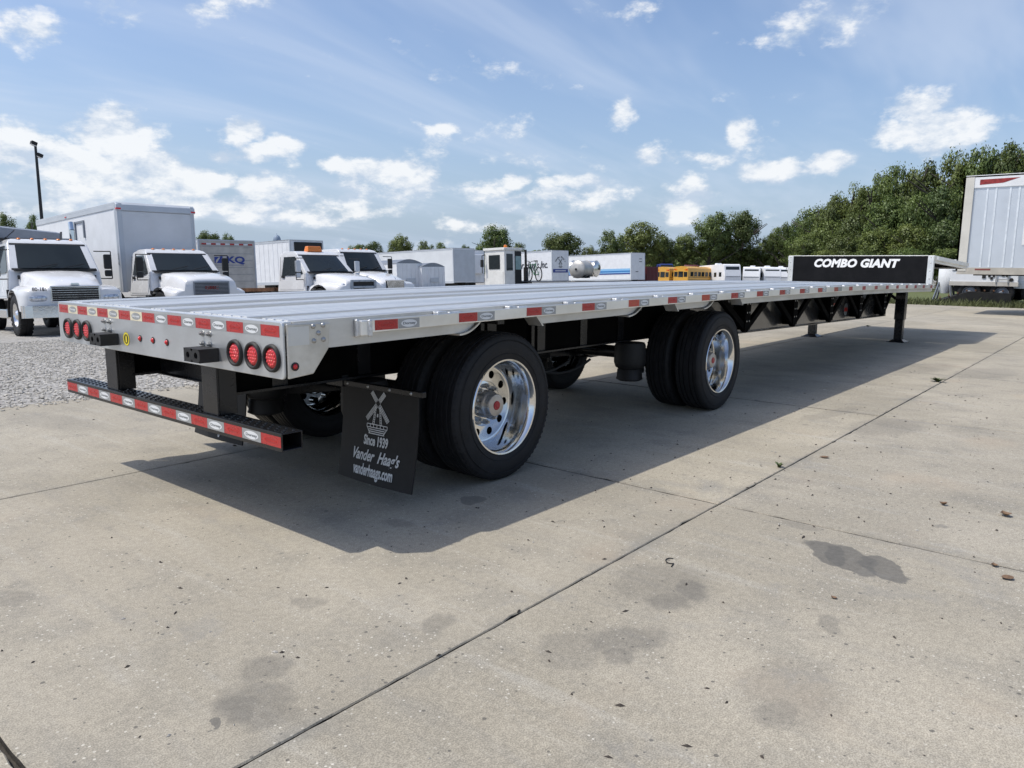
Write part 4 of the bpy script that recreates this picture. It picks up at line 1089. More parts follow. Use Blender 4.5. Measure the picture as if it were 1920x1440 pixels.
        q = MB(); q.box(mx-.055, mx+.04, my-.09, my+.09, mz-.46, mz-.29); q.build('spot_mirror', mm_, mo, bevel=.03)
        q = MB(); q.tube([(mx-.02,s*hw(mz+.2),mz+.22),(mx,my+s*.09,mz+.22),(mx,my+s*.09,mz-.52),(mx-.02,s*hw(mz-.5),mz-.52)], .014, 8); q.build('mirror_arm', RUBBER, mo)
    # bumper
    q = MB(); bz0, bz1, bx, bhw, bm_ = P['bumper']
    q.loft([[(bx-.35+.0,-bhw,bz0),(bx-.35,-bhw,bz1),(bx-.27,-bhw,bz1),(bx-.27,-bhw,bz0)],[(bx-.12,-bhw,bz0),(bx-.12,-bhw,bz1),(bx-.04,-bhw+.02,bz1),(bx-.04,-bhw+.02,bz0)],[(bx-.08,-bhw+.18,bz0),(bx-.08,-bhw+.18,bz1),(bx,-bhw+.18,bz1),(bx,-bhw+.18,bz0)],
            [(bx-.08,bhw-.18,bz0),(bx-.08,bhw-.18,bz1),(bx,bhw-.18,bz1),(bx,bhw-.18,bz0)],[(bx-.12,bhw,bz0),(bx-.12,bhw,bz1),(bx-.04,bhw-.02,bz1),(bx-.04,bhw-.02,bz0)],[(bx-.35,bhw,bz0),(bx-.35,bhw,bz1),(bx-.27,bhw,bz1),(bx-.27,bhw,bz0)]])
    q.build('bumper', bm_, t, bevel=.012)
    # grille
    gx, gw, g0, g1, style = P['grille']
    q = MB(); q.box(gx-.03, gx, -gw, gw, g0, g1); gr = q.build('grille', INTER, t)
    if style == 'bars':
        fr = MB(); fr.box(gx-.02,gx+.025,-gw-.035,gw+.035,g1,g1+.03); fr.box(gx-.02,gx+.025,-gw-.035,gw+.035,g0-.02,g0); fr.box(gx-.02,gx+.025,-gw-.035,-gw,g0,g1); fr.box(gx-.02,gx+.025,gw,gw+.035,g0,g1)
        fr.build('grille_frame', CHROME, gr, bevel=.012)
        for i in range(6):
            z = g0+(g1-g0)*(i+.5)/6; b = MB(); b.box(gx, gx+.016, -gw+.002, gw-.002, z, z+.010); b.build('grille_bar', CHROME, gr)
        b = MB(); b.prism([(-.10,g1+.055),(.10,g1+.055),(.08,g1+.10),(-.08,g1+.10)], gx-.05, gx+.02, plane='yz'); b.build('badge', CHROME, gr)
        for (a_,b_) in ((-.55,-.32),(-.22,.22),(.32,.55)):
            b = MB(); b.box(gx-.01, gx+.012, a_, b_, g0-.20, g0-.12); b.build('lower_vent', INTER, gr)
    elif style == 'mesh':
        fr = MB(); fr.box(gx-.02,gx+.015,-gw-.03,gw+.03,g1,g1+.03); fr.box(gx-.02,gx+.015,-gw-.03,-gw,g0,g1); fr.box(gx-.02,gx+.015,gw,gw+.03,g0,g1); fr.build('grille_frame', GREYST, gr)
        for i in range(9):
            z = g0+(g1-g0)*(i+.5)/9; b = MB(); b.box(gx, gx+.012, -gw, gw, z, z+.018); b.build('grille_bar', GREYST, gr)
        text('GMC', mat('red_badge', (.16,.02,.02), .4), t, (gx+.016, 0, (g0+g1)/2+.02), (0,1,0), (0,0,1), .14, bold=.004, sx=1.3, depth=.006)
    elif style == 'ford':
        for (a_, b_) in ((g1+.0,g1+.07),((g0+g1)/2-.03,(g0+g1)/2+.05),(g0-.05,g0+.02)):
            b = MB(); b.box(gx, gx+.04, -gw-.05, gw+.05, a_, b_); b.build('grille_bar', mat('silver_grille', (.30,.34,.39), .3, .4), gr, bevel=.012)
        for s in (-1,1):
            b = MB(); b.box(gx-.01, gx+.04, min(s*gw,s*(gw+.10)), max(s*gw,s*(gw+.10)), g0-.05, g1+.07); b.build('grille_bar', MATS['silver_grille'], gr, bevel=.012)
        b = MB(); b.add([(gx+.045, .13*math.cos(2*math.pi*i/24), (g0+g1)/2-.12+.055*math.sin(2*math.pi*i/24)) for i in range(24)], [tuple(range(24))]); b.build('oval_badge', GREYP, gr)
        text('Ford', OVAL, t, (gx+.048, 0, (g0+g1)/2-.12), (0,1,0), (0,0,1), .09, shear=.3, depth=.0005)
    elif style == 'vee':
        for i in range(15):
            yy = -gw+2*gw*(i+.5)/15; lean = .10*yy/gw
            b = MB(); b.bar((gx+.012, yy*.82, g0), (gx+.012, yy, g1), .024, .03, upv=(0,1,0)); b.build('grille_bar', CHROME, gr)
        fr = MB(); fr.box(gx-.02,gx+.03,-gw-.04,gw+.04,g1,g1+.04); fr.box(gx-.02,gx+.03,-gw*.85,gw*.85,g0-.03,g0); fr.build('grille_frame', CHROME, gr, bevel=.01)
        b = MB(); b.bar((gx+.02,0,g1+.06),(gx-.02,0,g1+.13),.03,.02); b.build('hood_ornament', CHROME, gr)
    # roof clearance lamps
    for yy in P.get('lights', ()):
        b = MB(); b.lathe([(0,.035),(.03,.03),(.05,0)], (xt-.22, yy, zr-.012), (0,0,1), 10); b.build('clearance_lamp', AMBER, t, smooth=60)
    # chassis
    q = MB(); q.box(P['xr']-1.0, xf-.2, -.45, -.36, .62, .86); q.box(P['xr']-1.0, xf-.2, .36, .45, .62, .86); q.cyl((0,-.9,rw),(0,.9,rw),.07,n=10); q.cyl((P['xr'],-.9,rw),(P['xr'],.9,rw),.09,n=10)
    q.build('chassis', DARK, t)
    for s in (-1,1):
        q = MB(); q.box(xk+.1, xw-.45, s*1.0-.12, s*1.0+.12, .42, .66); q.build('step_tank', CHROME if P.get('tank') else DARK, t, bevel=.03)
    place(t, x, y, head)
    return t
def front_at(px, py, dep, head, xf):     # axle position of a truck whose nose stands at this pixel and depth
    q = at_depth(px, py, dep); a = R(head); return q.x-math.cos(a)*xf, q.y-math.sin(a)*xf
BASE = dict(zr=2.50, zc=1.66, xw=-.62, xt=-1.18, xk=-2.45, hw=(1.12,1.06,.93), xf=1.02, zf=1.30, hf=.60, hb=.86, fw=1.16, zfen=1.26, Rw=.60, rw=.52, xr=-4.6,
            lamp=(.96,.80,.93), lampr=(.10,.22,.095), bumper=(.46,.76,1.14,1.16,CHROME), grille=(1.035,.52,.86,1.20,'bars'), lights=(-.62,-.31,0,.31,.62), nose=1.3)
# truck with the grey tipper body
P1 = dict(BASE, knobby=True, tank=True)
wp = Vector((4.77,17.35,0)); hd = 264; a = R(hd); lf = Vector((-math.sin(a), math.cos(a), 0)); c = wp+lf*.99
t = truck('tipper_truck', 'white hooded truck numbered on its hood, with grey steel body and bright horizontal grille bars', c.x, c.y, hd, P1)
from mathutils.bvhtree import BVHTree
hd_o = [o_ for o_ in t.children if o_.name.startswith('hood')][0]
bv = BVHTree.FromPolygons([v.co for v in hd_o.data.vertices], [tuple(p_.vertices) for p_ in hd_o.data.polygons])
me = text_mesh('80-181', .115, bold=.003, depth=.0005).copy(); me.materials.append(BLKPR)
for v in me.vertices:
    lx, ly, lz = v.co; hit = bv.ray_cast(Vector((3, -.77+lx, 1.15+ly)), Vector((-1,0,0)))
    v.co = (hit[0].x if hit[0] else .9, -.77+lx, 1.15+ly)
xm = sorted(v.co.x for v in me.vertices)[int(len(me.vertices)*.85)]+.012
for v in me.vertices: v.co.x = xm-(v.co.z-1.15)*.25
link('lettering', me, t)
m = MB(); m.box(-6.9,-2.75,-1.2,1.2,1.05,1.15); m.box(-6.9,-2.75,-1.22,-1.15,1.15,2.55); m.box(-6.9,-2.75,1.15,1.22,1.15,2.55); m.box(-2.82,-2.75,-1.15,1.15,1.15,2.62)
body = m.build('tipper_body', GREYST, t, bevel=.01)
m = MB(); m.hexa([(-2.82,-1.2,2.50),(-2.2,-1.18,2.56),(-2.2,.62,2.56),(-2.82,.62,2.50),(-2.82,-1.2,2.96),(-2.2,-1.18,2.86),(-2.2,.62,2.72),(-2.82,.62,2.80)]); m.build('cab_shield', GREYST, body, bevel=.01)
for k in range(6):
    x_ = -3.1-.72*k; m = MB(); m.box(x_-.05,x_+.05,-1.27,-1.22,1.05,2.55); m.build('side_rib', GREYST, body)
m = MB(); m.lathe([(.09,0),(.10,.03),(.10,.16),(.07,.21),(0,.22)], (-2.3,-1.0,2.92), (0,0,1), 14); m.build('beacon', AMBER, t, smooth=50)
m = MB(); m.cyl((-2.62,.98,.8),(-2.62,.98,2.85),.075,n=16); m.cyl((-2.62,.98,2.85),(-2.68,.98,3.08),.075,.07,n=16); m.build('exhaust_stack', CHROME, t, smooth=40)
m = MB(); m.bar((-1.4,-.9,2.52),(-1.9,-.6,2.75),.03,.03); m.bar((-1.5,.4,2.5),(-1.8,.5,2.72),.05,.05); m.build('roof_bracket', BLACK, t)
# box truck
P2 = dict(BASE, zr=2.32, zc=1.62, hf=.74, hb=.84, zf=1.42, pw=2.2, xf=1.00, fw=1.13, zfen=1.16, grille=(1.014,.50,.92,1.27,'mesh'), lamp=(.90,.83,.80), lampr=(.12,.17,.11), amber=(.82,.86,1.02), bumper=(.45,.70,1.08,1.12,GREYST), nose=.75, mz=1.90, xk=-2.15)
hd = 266.5; a = R(hd); f2 = Vector((math.cos(a), math.sin(a), 0)); lf = Vector((-f2.y, f2.x, 0))
cor = Vector((8.40,20.0,0)); bc = cor+lf*1.225; ax = bc+f2*2.42
t = truck('box_truck', 'white box truck with red lettered dark mesh grille and a tall box whose front is coloured for shade', ax.x, ax.y, hd, P2)
m = MB(); m.box(-10.6,-2.46,-1.20,1.20,1.05,3.72); bx_ = m.build('box_body', WHITE2, t)
FRONTSH = mat('box_front_shade_tone', (.60,.62,.64), .42, 0, .04, 2, dirt=.10, dirtcol=(.4,.38,.36))  # shade on the box front is mixed into this greyer colour
m = MB(); m.box(-2.455,-2.42,-1.08,1.08,1.08,3.50); m.build('front_panel', FRONTSH, bx_)
for s in (-1,1):
    m = MB(); pts = []
    for k in range(7):
        an = R(90*k/6); pts.append((-2.58+.17*math.sin(an), s*(1.06+.17*math.cos(an))))
    poly = pts+[(-2.60,s*1.06)]
    if s < 0: poly = poly[::-1]
    m.prism(poly, 1.03, 3.74, plane='xy'); m.build('corner_post', GREYV, bx_, smooth=40)
    m = MB(); m.box(-2.50,-2.40,s*1.15-.07,s*1.15+.07,3.55,3.60); m.build('marker_lamp', REDL, bx_)
m = MB(); m.prism([(-10.62,3.70),(-2.50,3.70),(-2.42,3.52),(-2.40,3.52),(-2.42,3.70),(-2.52,3.78),(-10.62,3.78)], -1.215, 1.215); m.build('roof_rail', GREYV, bx_, bevel=.01)
m = MB(); m.box(-10.6,-2.6,-1.222,-1.20,3.58,3.70); m.box(-10.6,-2.6,-1.222,-1.20,1.05,1.18); m.box(-10.6,-2.6,1.20,1.222,3.58,3.70); m.build('side_rail', GREYV, bx_)
for x_ in (-5.4,-6.25):
    m = MB(); m.box(x_-.04,x_+.04,-1.245,-1.205,2.85,3.42); m.build('hatch_strip', GREYST, bx_)
m = MB(); m.box(-6.25,-5.4,-1.235,-1.205,3.36,3.42); m.build('hatch_strip', GREYST, bx_)
m = MB(); m.box(-7.2,-7.05,-1.24,-1.22,3.62,3.66); m.build('marker_lamp', REDL, bx_)
o = text('6HU9', BLKPR, t, (-2.545,-1.222,2.05), (0,0,-1), (1,-.55,0), .15, bold=.002, depth=.001)
# white pickup-cab truck with amber beacon bar
P3_ = dict(BASE, zr=2.36, zc=1.58, xw=-.70, xt=-1.35, xk=-2.35, hf=.70, hb=.82, zf=1.34, pw=1.8, xf=1.05, fw=1.10, zfen=1.22, grille=(1.066,.46,.84,1.22,'ford'), lamp=(.93,.74,1.02), lampr=(.10,.12,.16), amber=(.88,.93,.86), bumper=(.46,.72,1.14,1.12,CHROME), nose=.8, mz=1.86, mmat=GREYV, lights=())
hd = 271; x_, y_ = front_at(682, 520, 26.0, hd, 1.05)
t = truck('cab_chassis_truck', 'white cab chassis truck with oval grille badge and amber light bar on its roof', x_, y_, hd, P3_)
m = MB(); m.loft([[(-1.78,-.32,2.35),(-1.52,-.32,2.35),(-1.56,-.28,2.55),(-1.74,-.28,2.55)],[(-1.78,.32,2.35),(-1.52,.32,2.35),(-1.56,.28,2.55),(-1.74,.28,2.55)]]); m.build('beacon', AMBER, t, bevel=.02)
m = MB(); m.box(-6.0,-2.6,-1.1,1.1,.95,1.08); m.build('flat_bed', RUST, t)
# white truck with the V-shaped chrome grille
P4 = dict(BASE, zr=2.52, zc=1.66, hf=.56, hb=.82, zf=1.30, xf=1.02, grille=(1.036,.44,.82,1.24,'vee'), lights=(-.6,-.3,0,.3,.6), nose=1.3, mz=2.0, xt=-1.05)
hd = 270; x_, y_ = front_at(742, 525, 28.3, hd, 1.02)
t = truck('day_cab_truck', 'white truck with bright upright grille bars beside the small hopper trailers', x_, y_, hd, P4)
m = MB(); m.box(-6.5,-2.7,-.5,.5,.86,.95); m.build('frame_deck', DARK, t)

# ---- box vans and trailers
def van(name, label, x, y, head, Ln, w, Ht, floor=1.1, panel=None, ribs=0, cat='trailer', nose=False, group=None, wheels=True):
    """corner x,y is the front right corner (viewer's left corner of the visible end); body runs back from it"""
    t = thing(name, label, cat, group=group)
    panel = panel or WHITE2
    m = MB(); m.box(-Ln, 0, 0, w, floor, Ht-.05); b = m.build('body', panel, t)
    m = MB(); m.box(-Ln-.01,.01,-.02,.0,Ht-.14,Ht); m.box(-Ln-.01,.01,w,w+.02,Ht-.14,Ht); m.box(-Ln,.02,-.02,w+.02,Ht-.05+.0,Ht+.0); m.build('roof_rail', GREYV, b)
    for (ya, yb) in ((-.022,-.001),(w+.001,w+.022)):
        m = MB(); m.box(-Ln,.012,ya,yb,floor-.06,floor+.12); m.build('bottom_rail', GREYV, b)
    for yy in (0, w):
        m = MB(); m.box(-.09,.018,yy-.03,yy+.05 if yy == 0 else yy+.03,floor-.05,Ht-.06); m.build('corner_post', GREYV, b)
    for k in range(ribs):
        xx = -(k+.7)*Ln/ribs; m = MB(); m.box(xx-.025,xx+.025,-.014,-.0005,floor+.12,Ht-.14); m.build('side_post', panel, b)
    if wheels:
        for xx in (-Ln+1.2,-Ln+2.45):
            for yy, s in ((.20,-1),(.52,-1),(w-.20,1),(w-.52,1)): plain_wheel(t, xx, yy, .5, .27, s, GREYST)
        m = MB(); m.box(-Ln+.4,-.4,.75,.85,floor-.32,floor-.01); m.box(-Ln+.4,-.4,w-.85,w-.75,floor-.32,floor-.01); m.box(-2.6,-2.45,.5,.65,.02,floor-.02); m.box(-2.6,-2.45,w-.65,w-.5,.02,floor-.02); m.build('chassis', DARK, t)
    place(t, x, y, head)
    return t, b
def doors(t, w, floor, Ht, col, rods=True):
    for k in (0, 1):
        y0 = .07+k*(w-.14)/2; y1 = y0+(w-.14)/2-.012
        m = MB(); m.box(.002,.03,y0,y1,floor+.06,Ht-.12); d = m.build('door', col, t)
        if rods:
            for f_ in (.3,.75):
                yy = y0+(y1-y0)*f_; q = MB(); q.cyl((.045,yy,floor+.02),(.045,yy,Ht-.1),.013,n=6); q.build('lock_rod', GREYST, d)
# trailer with blue letters on its roll door
t, b = van('parts_trailer', 'weathered trailer with blue lettered rear door and red white tape along the top', 15.11, 27.85, 262, 9.0, 2.55, 3.26, 1.05, OLDV)
m = MB(); m.box(.002,.025,.12,2.43,1.1,3.0); d = m.build('roll_door', OLDV, t)
for k in range(6):
    z = 1.12+.31*k; q = MB(); q.box(.025,.034,.14,2.41,z+.285,z+.298); q.build('door_seam', GREYST, d)
for k in range(11):
    q = MB(); q.box(.019,.024,.14+.21*k,.14+.21*k+.208,3.03,3.10); q.build('reflective_tape', REDT if k % 2 == 0 else OVAL, t)
text('LKQ', BLUEP, t, (.036, 1.48, 2.36), (0,1,0), (0,0,1), .40, bold=.016, sx=1.45, depth=.001)
q = MB(); q.prism([(.66,2.22),(.95,2.22),(.95,2.50),(.66,2.50)], .035, .037, plane='yz'); e = q.build('emblem', BLUEP, t)
q = MB(); q.prism([(.70,2.24),(.76,2.24),(.92,2.47),(.86,2.48),(.74,2.36)], .0375, .038, plane='yz'); q.build('emblem_swoosh', OLDV, e)
q = MB(); q.box(.035,.0365,.66,2.0,2.13,2.145); q.build('print_line', BLUEP, t)
# van with open dark end
t, b = van('open_van_body', 'white van body with an open dark end behind the amber-lit cab chassis truck', 25.6, 36.4, 272, 4.4, 2.5, 4.0, 1.3, WHITE2, 9)
m = MB(); m.box(.002,.05,.30,2.40,1.5,3.86); m.build('opening_shade_sheet', INTER, t)  # flat dark sheet painted in place of the van's unlit inside
m = MB(); m.lathe([(0,.0),(.45,.0),(.5,.12),(.5,1.2),(.3,1.5),(0,1.55)], (.06,.55,1.3), (0,0,1), 16); m.build('cooling_unit', WHITE2, t, smooth=40)
# long van
t, b = van('long_van_trailer', 'very long pale grey van trailer behind the two small hopper trailers', 44.83, 41.11, 268.6, 15.3, 2.59, 4.13, 1.2, mat('pale_grey_van', (.66,.68,.69), .45, 0, .05, .8, dirt=.12, dirtcol=(.45,.44,.42)))
m = MB(); m.box(.002,.02,.08,2.51,1.3,3.98); m.build('front_panel', GREYV, b)
# ribbed reefer van, mostly hidden by the yard tractor
t, b = van('ribbed_van_trailer', 'white ribbed van trailer partly hidden by the boxy yard tractor cab', 49.8, 44.6, 264, 7.0, 2.5, 4.2, 1.2, WHITE2, 10)
m = MB(); m.box(.02,.35,.35,2.2,2.0,3.8); m.build('cooling_unit', WHITE2, t, bevel=.08)
# company trailer with windmill
t, b = van('company_van_trailer', 'white van trailer with windmill emblem and blue band on its end', 57.28, 39.92, 268.8, 7.5, 2.59, 4.13, 1.2, WHITE2)
text("Vander Haag's Inc.", BLKPR, t, (-3.1,-.024,2.75), (1,0,0), (0,0,1), .95, shear=.35, bold=.012, sx=.72, depth=.001)
m = MB(); m.box(.019,.022,.10,2.49,1.98,2.32); bb = m.build('blue_band', BLUEP, t)
m = MB(); m.box(.0225,.0235,.45,2.15,2.11,2.19); m.build('band_lettering', OVAL, bb)
m = MB()
def arc(txt):
    for i, ch in enumerate(txt):
        if ch == ' ': continue
        f_ = (i/(len(txt)-1)-.5)*2; an = R(90-f_*62)
        cy, cz = 1.295+.85*math.cos(an), 2.70+.80*math.sin(an)
        text(ch, BLKPR, t, (.021, cy, cz), (0,math.sin(an),-math.cos(an)), (0,math.cos(an),math.sin(an)), .24, bold=.006, depth=.001)
arc("Vander Haag's")
def strip2(w_, p, q_, th, x0):
    d = Vector((q_[0]-p[0], q_[1]-p[1])); d.normalize(); nn = Vector((-d.y,d.x))*th/2
    w_.quad([(x0,p[0]+nn.x,p[1]+nn.y),(x0,q_[0]+nn.x,q_[1]+nn.y),(x0,q_[0]-nn.x,q_[1]-nn.y),(x0,p[0]-nn.x,p[1]-nn.y)])
w_ = MB()
for (p_, q_) in (((1.0,3.30),(1.58,2.78)),((1.60,3.30),(1.0,2.78))): strip2(w_, p_, q_, .09, .0212)
strip2(w_, (1.16,2.55),(1.22,3.05),.07,.0214); strip2(w_, (1.43,2.55),(1.37,3.05),.07,.0214); strip2(w_, (1.0,2.55),(1.6,2.55),.07,.0216); strip2(w_, (1.12,2.46),(1.48,2.46),.06,.0216)
w_.build('windmill_emblem', GREYP, t)
# striped van
t, b = van('striped_van_trailer', 'white van trailer with two blue stripes along its side', 70.95, 39.3, 265.5, 9.4, 2.59, 4.11, 1.15, WHITE2)
for (z0, z1, mm_) in ((2.02,2.16,BLUE2),(1.78,1.90,BLUEP),(2.17,2.40,BLUE3),(1.91,2.0,BLUE3)):
    m = MB(); m.box(-9.3,-.15,-.0245,-.0225,z0,z1); m.build('side_stripe', mm_, t)
for (y0,z0) in ((1.5,3.4),(1.5,3.1),(.8,2.0)):
    m = MB(); m.box(.02,.024,y0,y0+.5,z0,z0+.07); m.build('end_print', BLKPR, t)
# two small hopper trailers
def hopper(label, px, py, dep, w, h0, h1, head):
    q = at_depth(px, py, dep); t = thing('hopper_trailer', label, 'trailer', group='small hopper trailers by the trucks')
    m = MB(); m.loft([[(-3.6,0,1.3),(-3.6,w,1.3),(-3.6,w,h1-.3),(-3.6,0,h1-.3)],[(-3.3,0,.95),(-3.3,w,.95),(-3.3,w,h1-.25),(-3.3,0,h1-.25)],[(0,0,h0),(0,w,h0),(0,w,h1-.25),(0,0,h1-.25)]])
    b = m.build('hopper', WHITE2, t)
    secs = []
    for xx in (-3.6,0.0):
        secs.append([(xx,-.03,h1-.26)]+[(xx, w*k/8, h1-.24+.22*math.sin(math.pi*k/8)) for k in range(9)]+[(xx,w+.03,h1-.26)])
    mm_ = MB().loft(secs); mm_.build('tarp_roof', GREYST, b, smooth=50)
    for k in range(6):
        q2 = MB(); q2.box(.001,.03,w*(k+.3)/6,w*(k+.3)/6+.05,h0+.05,h1-.3); q2.build('end_rib', WHITE2, b)
    q2 = MB(); q2.box(.03,.05,w*.35,w*.7,h0+.25,h0+.5); q2.build('gate', GREYV, b)
    q2 = MB(); q2.box(-3.5,.3,.3,.4,.62,.90); q2.box(-3.5,.3,w-.4,w-.3,.62,.9); q2.box(.25,.35,.0,w,.62,.9); q2.box(.1,.2,.1,.2,.02,.62); q2.box(.1,.2,w-.2,w-.1,.02,.62); q2.build('frame', DARK, t)
    for s, yy in ((-1,.15),(1,w-.15)): plain_wheel(t, -2.6, yy, .48, .26, s, GREYST)
    place(t, q.x, q.y, head)
hopper('off white hopper trailer with grey tarp roof and round ended pole beside the long van', 745, 483, 42, 1.9, .95, 2.55, 268)
hopper('shorter white hopper trailer with upright ribs on its end panel', 792, 487, 43, 1.8, .95, 2.35, 268)
# yard tractor with boxy cab
hd = 266; q = at_depth(948, 463, 36.0)
t = thing('yard_tractor', 'scuffed white yard tractor with boxy cab and amber beacon', 'truck')
CABW = mat('scuffed_white_paint', (.72,.71,.67), .5, 0, .06, 3, dirt=.35, dirtcol=(.35,.28,.20))
zt_ = q.z-terrain(q.x,q.y)
m = MB(); m.box(-1.35,0,0,1.2,.95,zt_-.12); m.box(-1.40,.05,-.05,1.25,zt_-.12,zt_); cabo = m.build('cab', CABW, t, bevel=.015)
m = MB(); m.box(-1.05,-.30,-.024,-.002,zt_-1.02,zt_-.34); m.build('side_window', GLASS, cabo, bevel=.02)
m = MB(); m.box(-1.25,-.1,-.014,-.002,.98,zt_-1.15); m.build('side_panel', CABW, cabo)
m = MB(); m.box(.002,.016,.04,.66,1.0,zt_-.18); do = m.build('door', CABW, cabo)
m = MB(); m.box(.016,.028,.12,.56,zt_-1.10,zt_-.30); m.build('door_window', GLASS, do, bevel=.01)
m = MB(); m.box(.002,.014,.72,1.18,1.0,zt_-.16); m.build('rear_shade_sheet', INTER, cabo)  # dark sheet on the closed cab, stands for its shaded interior
m = MB(); m.box(.015,.024,.76,1.14,zt_-1.05,zt_-.40); m.build('rear_glass', mat('pale_green_glass', (.22,.32,.32), .08, 0, .1), cabo)
m = MB(); m.box(-1.35,0,0,1.2,.60,.948); m.build('cab_base', CABW, t)
m = MB(); m.lathe([(.08,0),(.09,.03),(.08,.14),(0,.17)], (-.5,.6,zt_), (0,0,1), 12); m.build('beacon', AMBER, t, smooth=50)
m = MB(); m.box(-1.2,-.2,.2,4.2,.6,.9); m.cyl((-.5,2.05,.9),(-.5,2.05,zt_-.05),.06,n=12); m.cyl((-.5,2.05,.9),(-.5,2.05,1.85),.12,n=12); m.build('chassis', DARK, t)
m = MB(); m.tube([(-1.3,-.02,zt_-.3),(-1.35,-.18,zt_-.35),(-1.35,-.18,zt_-1.2)], .02, 6); m.box(-1.39,-1.31,-.26,-.12,zt_-.9,zt_-.55); m.build('mirror', RUBBER, t)
for yy in (.3,3.4):
    for s, xx in ((-1,-1.4),(1,-.05)):
        w_ = plain_wheel(t, xx, yy, .5, .28, s, GREYST); w_.rotation_euler = (0,0,R(90)*s)
place(t, q.x, q.y, hd)
# bicycle standing on the tractor frame
tb = thing('bicycle', 'green bicycle with dark tyres standing behind the boxy yard tractor cab', 'bicycle')
GRN = mat('green_frame_paint', (.03,.14,.06), .35)
for xx in (-.5,.5):
    m = MB(); r_ = .33
    m.lathe([(r_-.02,-.02),(r_+.02,-.02),(r_+.02,.02),(r_-.02,.02)], (0,0,0), (0,1,0), 28, close=True); w2 = m.build('wheel', RUBBER, tb, (xx,0,.35))
    m = MB()
    for k in range(9): a = math.pi*k/9; m.bar((-.32*math.cos(a),0,-.32*math.sin(a)),(.32*math.cos(a),0,.32*math.sin(a)),.006,.006)
    m.build('spokes', STEEL, w2)
m = MB(); m.tube([(-.5,0,.35),(-.05,0,.32),(.38,0,.80),(-.18,0,.85),(-.05,0,.32)], .022, 8); m.tube([(-.5,0,.35),(-.18,0,.85)], .016, 8); m.tube([(.5,0,.35),(.36,0,.95)], .02, 8); m.tube([(-.18,0,.85),(-.2,0,.98)], .016, 8); m.build('frame', GRN, tb, smooth=50)
m = MB(); m.box(-.33,-.08,-.06,.06,.97,1.02); m.build('saddle', RUBBER, tb, bevel=.02)
m = MB(); m.tube([(.36,-.30,1.02),(.38,-.1,1.0),(.36,0,.95),(.38,.1,1.0),(.36,.30,1.02)], .014, 8); m.build('handlebar', RUBBER, tb, smooth=50)
qb = at_depth(1001, 520, 37.0); place(tb, qb.x, qb.y, 66); tb.location.z = at_depth(1001,528,37.0).z
# flatbed carrying the tanks (its deck also holds the bicycle)
def flat_deck(label, px0, px1, py, dep0, dep1):
    a_, b_ = at_depth(px0, py, dep0), at_depth(px1, py, dep1)
    d = Vector((b_.x-a_.x, b_.y-a_.y, 0)); Ln = d.length; t = thing('equipment_flatbed', label, 'trailer')
    z = a_.z-terrain(a_.x, a_.y)
    m = MB(); m.box(0, Ln, -.2, 2.2, z-.12, z); m.build('deck', DARK, t)
    m = MB(); m.box(0, Ln, -.22, -.2, z-.16, z+.005); m.build('side_rail', OLDV, t)
    for xx in (.8, Ln-.8):
        for s, yy in ((-1,.1),(1,1.9)): plain_wheel(t, xx, yy, .42, .25, s, GREYST)
    m = MB(); m.box(.2,Ln-.2,.6,.7,.42,z-.12); m.box(.2,Ln-.2,1.4,1.5,.42,z-.12); m.build('chassis', DARK, t)
    ang = math.degrees(math.atan2(d.y, d.x)); t.location = (a_.x, a_.y, terrain(a_.x,a_.y)-.016); t.rotation_euler = (0,0,R(ang)); return t, z, Ln
flat_deck('low dark equipment flatbed under the bicycle and the two steel tanks', 994, 1150, 528, 36.4, 38.5)
def tank(label, px, py, dep, rad, Ln, head, mt):
    q = at_depth(px, py, dep); t = thing('steel_tank', label, 'tank', (q.x,q.y,q.z-rad), R(head), 'steel tanks on the flatbed')
    prof = [(0,-.10),(rad*.5,-.075),(rad*.85,-.03),(rad,.03),(rad,Ln-.03),(rad*.85,Ln+.03),(0,Ln+.1)]
    m = MB(); m.lathe(prof, (0,0,rad), (1,0,0), 32); b = m.build('shell', mt, t, smooth=40)
    for xx in (.05, Ln-.08):
        m = MB(); m.lathe([(rad+.002,xx),(rad+.02,xx),(rad+.02,xx+.05),(rad+.002,xx+.05)], (0,0,rad), (1,0,0), 32, close=True); m.build('band', mt, b)
    m = MB(); m.cyl((-.12,0,rad),(-.07,0,rad),.06,n=12); m.cyl((Ln+.07,0,rad),(Ln+.12,0,rad),.06,n=12); m.build('end_fitting', DARK, b)
    for xx in (.25, Ln-.25):
        m = MB(); m.prism([(-rad*.8,-.0),(rad*.8,0),(rad*.75,.28),(0,.06),(-rad*.75,.28)], xx-.05, xx+.05, plane='yz'); m.build('cradle', DARK, t)
    return t
tank('round steel tank with its wide stained end facing out, beside the windmill trailer', 1082, 505, 38.6, .44, .9, 2, mat('dull_tank_end', (.52,.50,.46), .45, .5, .1, 4, dirt=.35, dirtcol=(.28,.23,.18)))
tank('bright steel tank lying sideways with its polished round end', 1120, 504, 40.5, .42, 1.5, 98, TANK)
# rusty chassis frames between the trucks
t = thing('scrap_chassis', 'rusty bare truck chassis frame lying beside the cab chassis truck', 'chassis')
m = MB(); m.box(-3,3,-.5,-.4,.55,.75); m.box(-3,3,.4,.5,.55,.75); m.build('frame_rail', RUST, t)
for k in range(5):
    m = MB(); m.box(-2.6+1.2*k,-2.45+1.2*k,-.4,.4,.58,.72); m.build('cross_member', RUST, t)
for xx in (-1.8,1.8):
    m = MB(); m.box(xx-.15,xx+.15,-.55,.55,0,.55); m.build('timber_block', mat('old_timber', (.16,.12,.08), .9), t)
q = at_depth(495, 545, 27.0); place(t, q.x, q.y, 15)
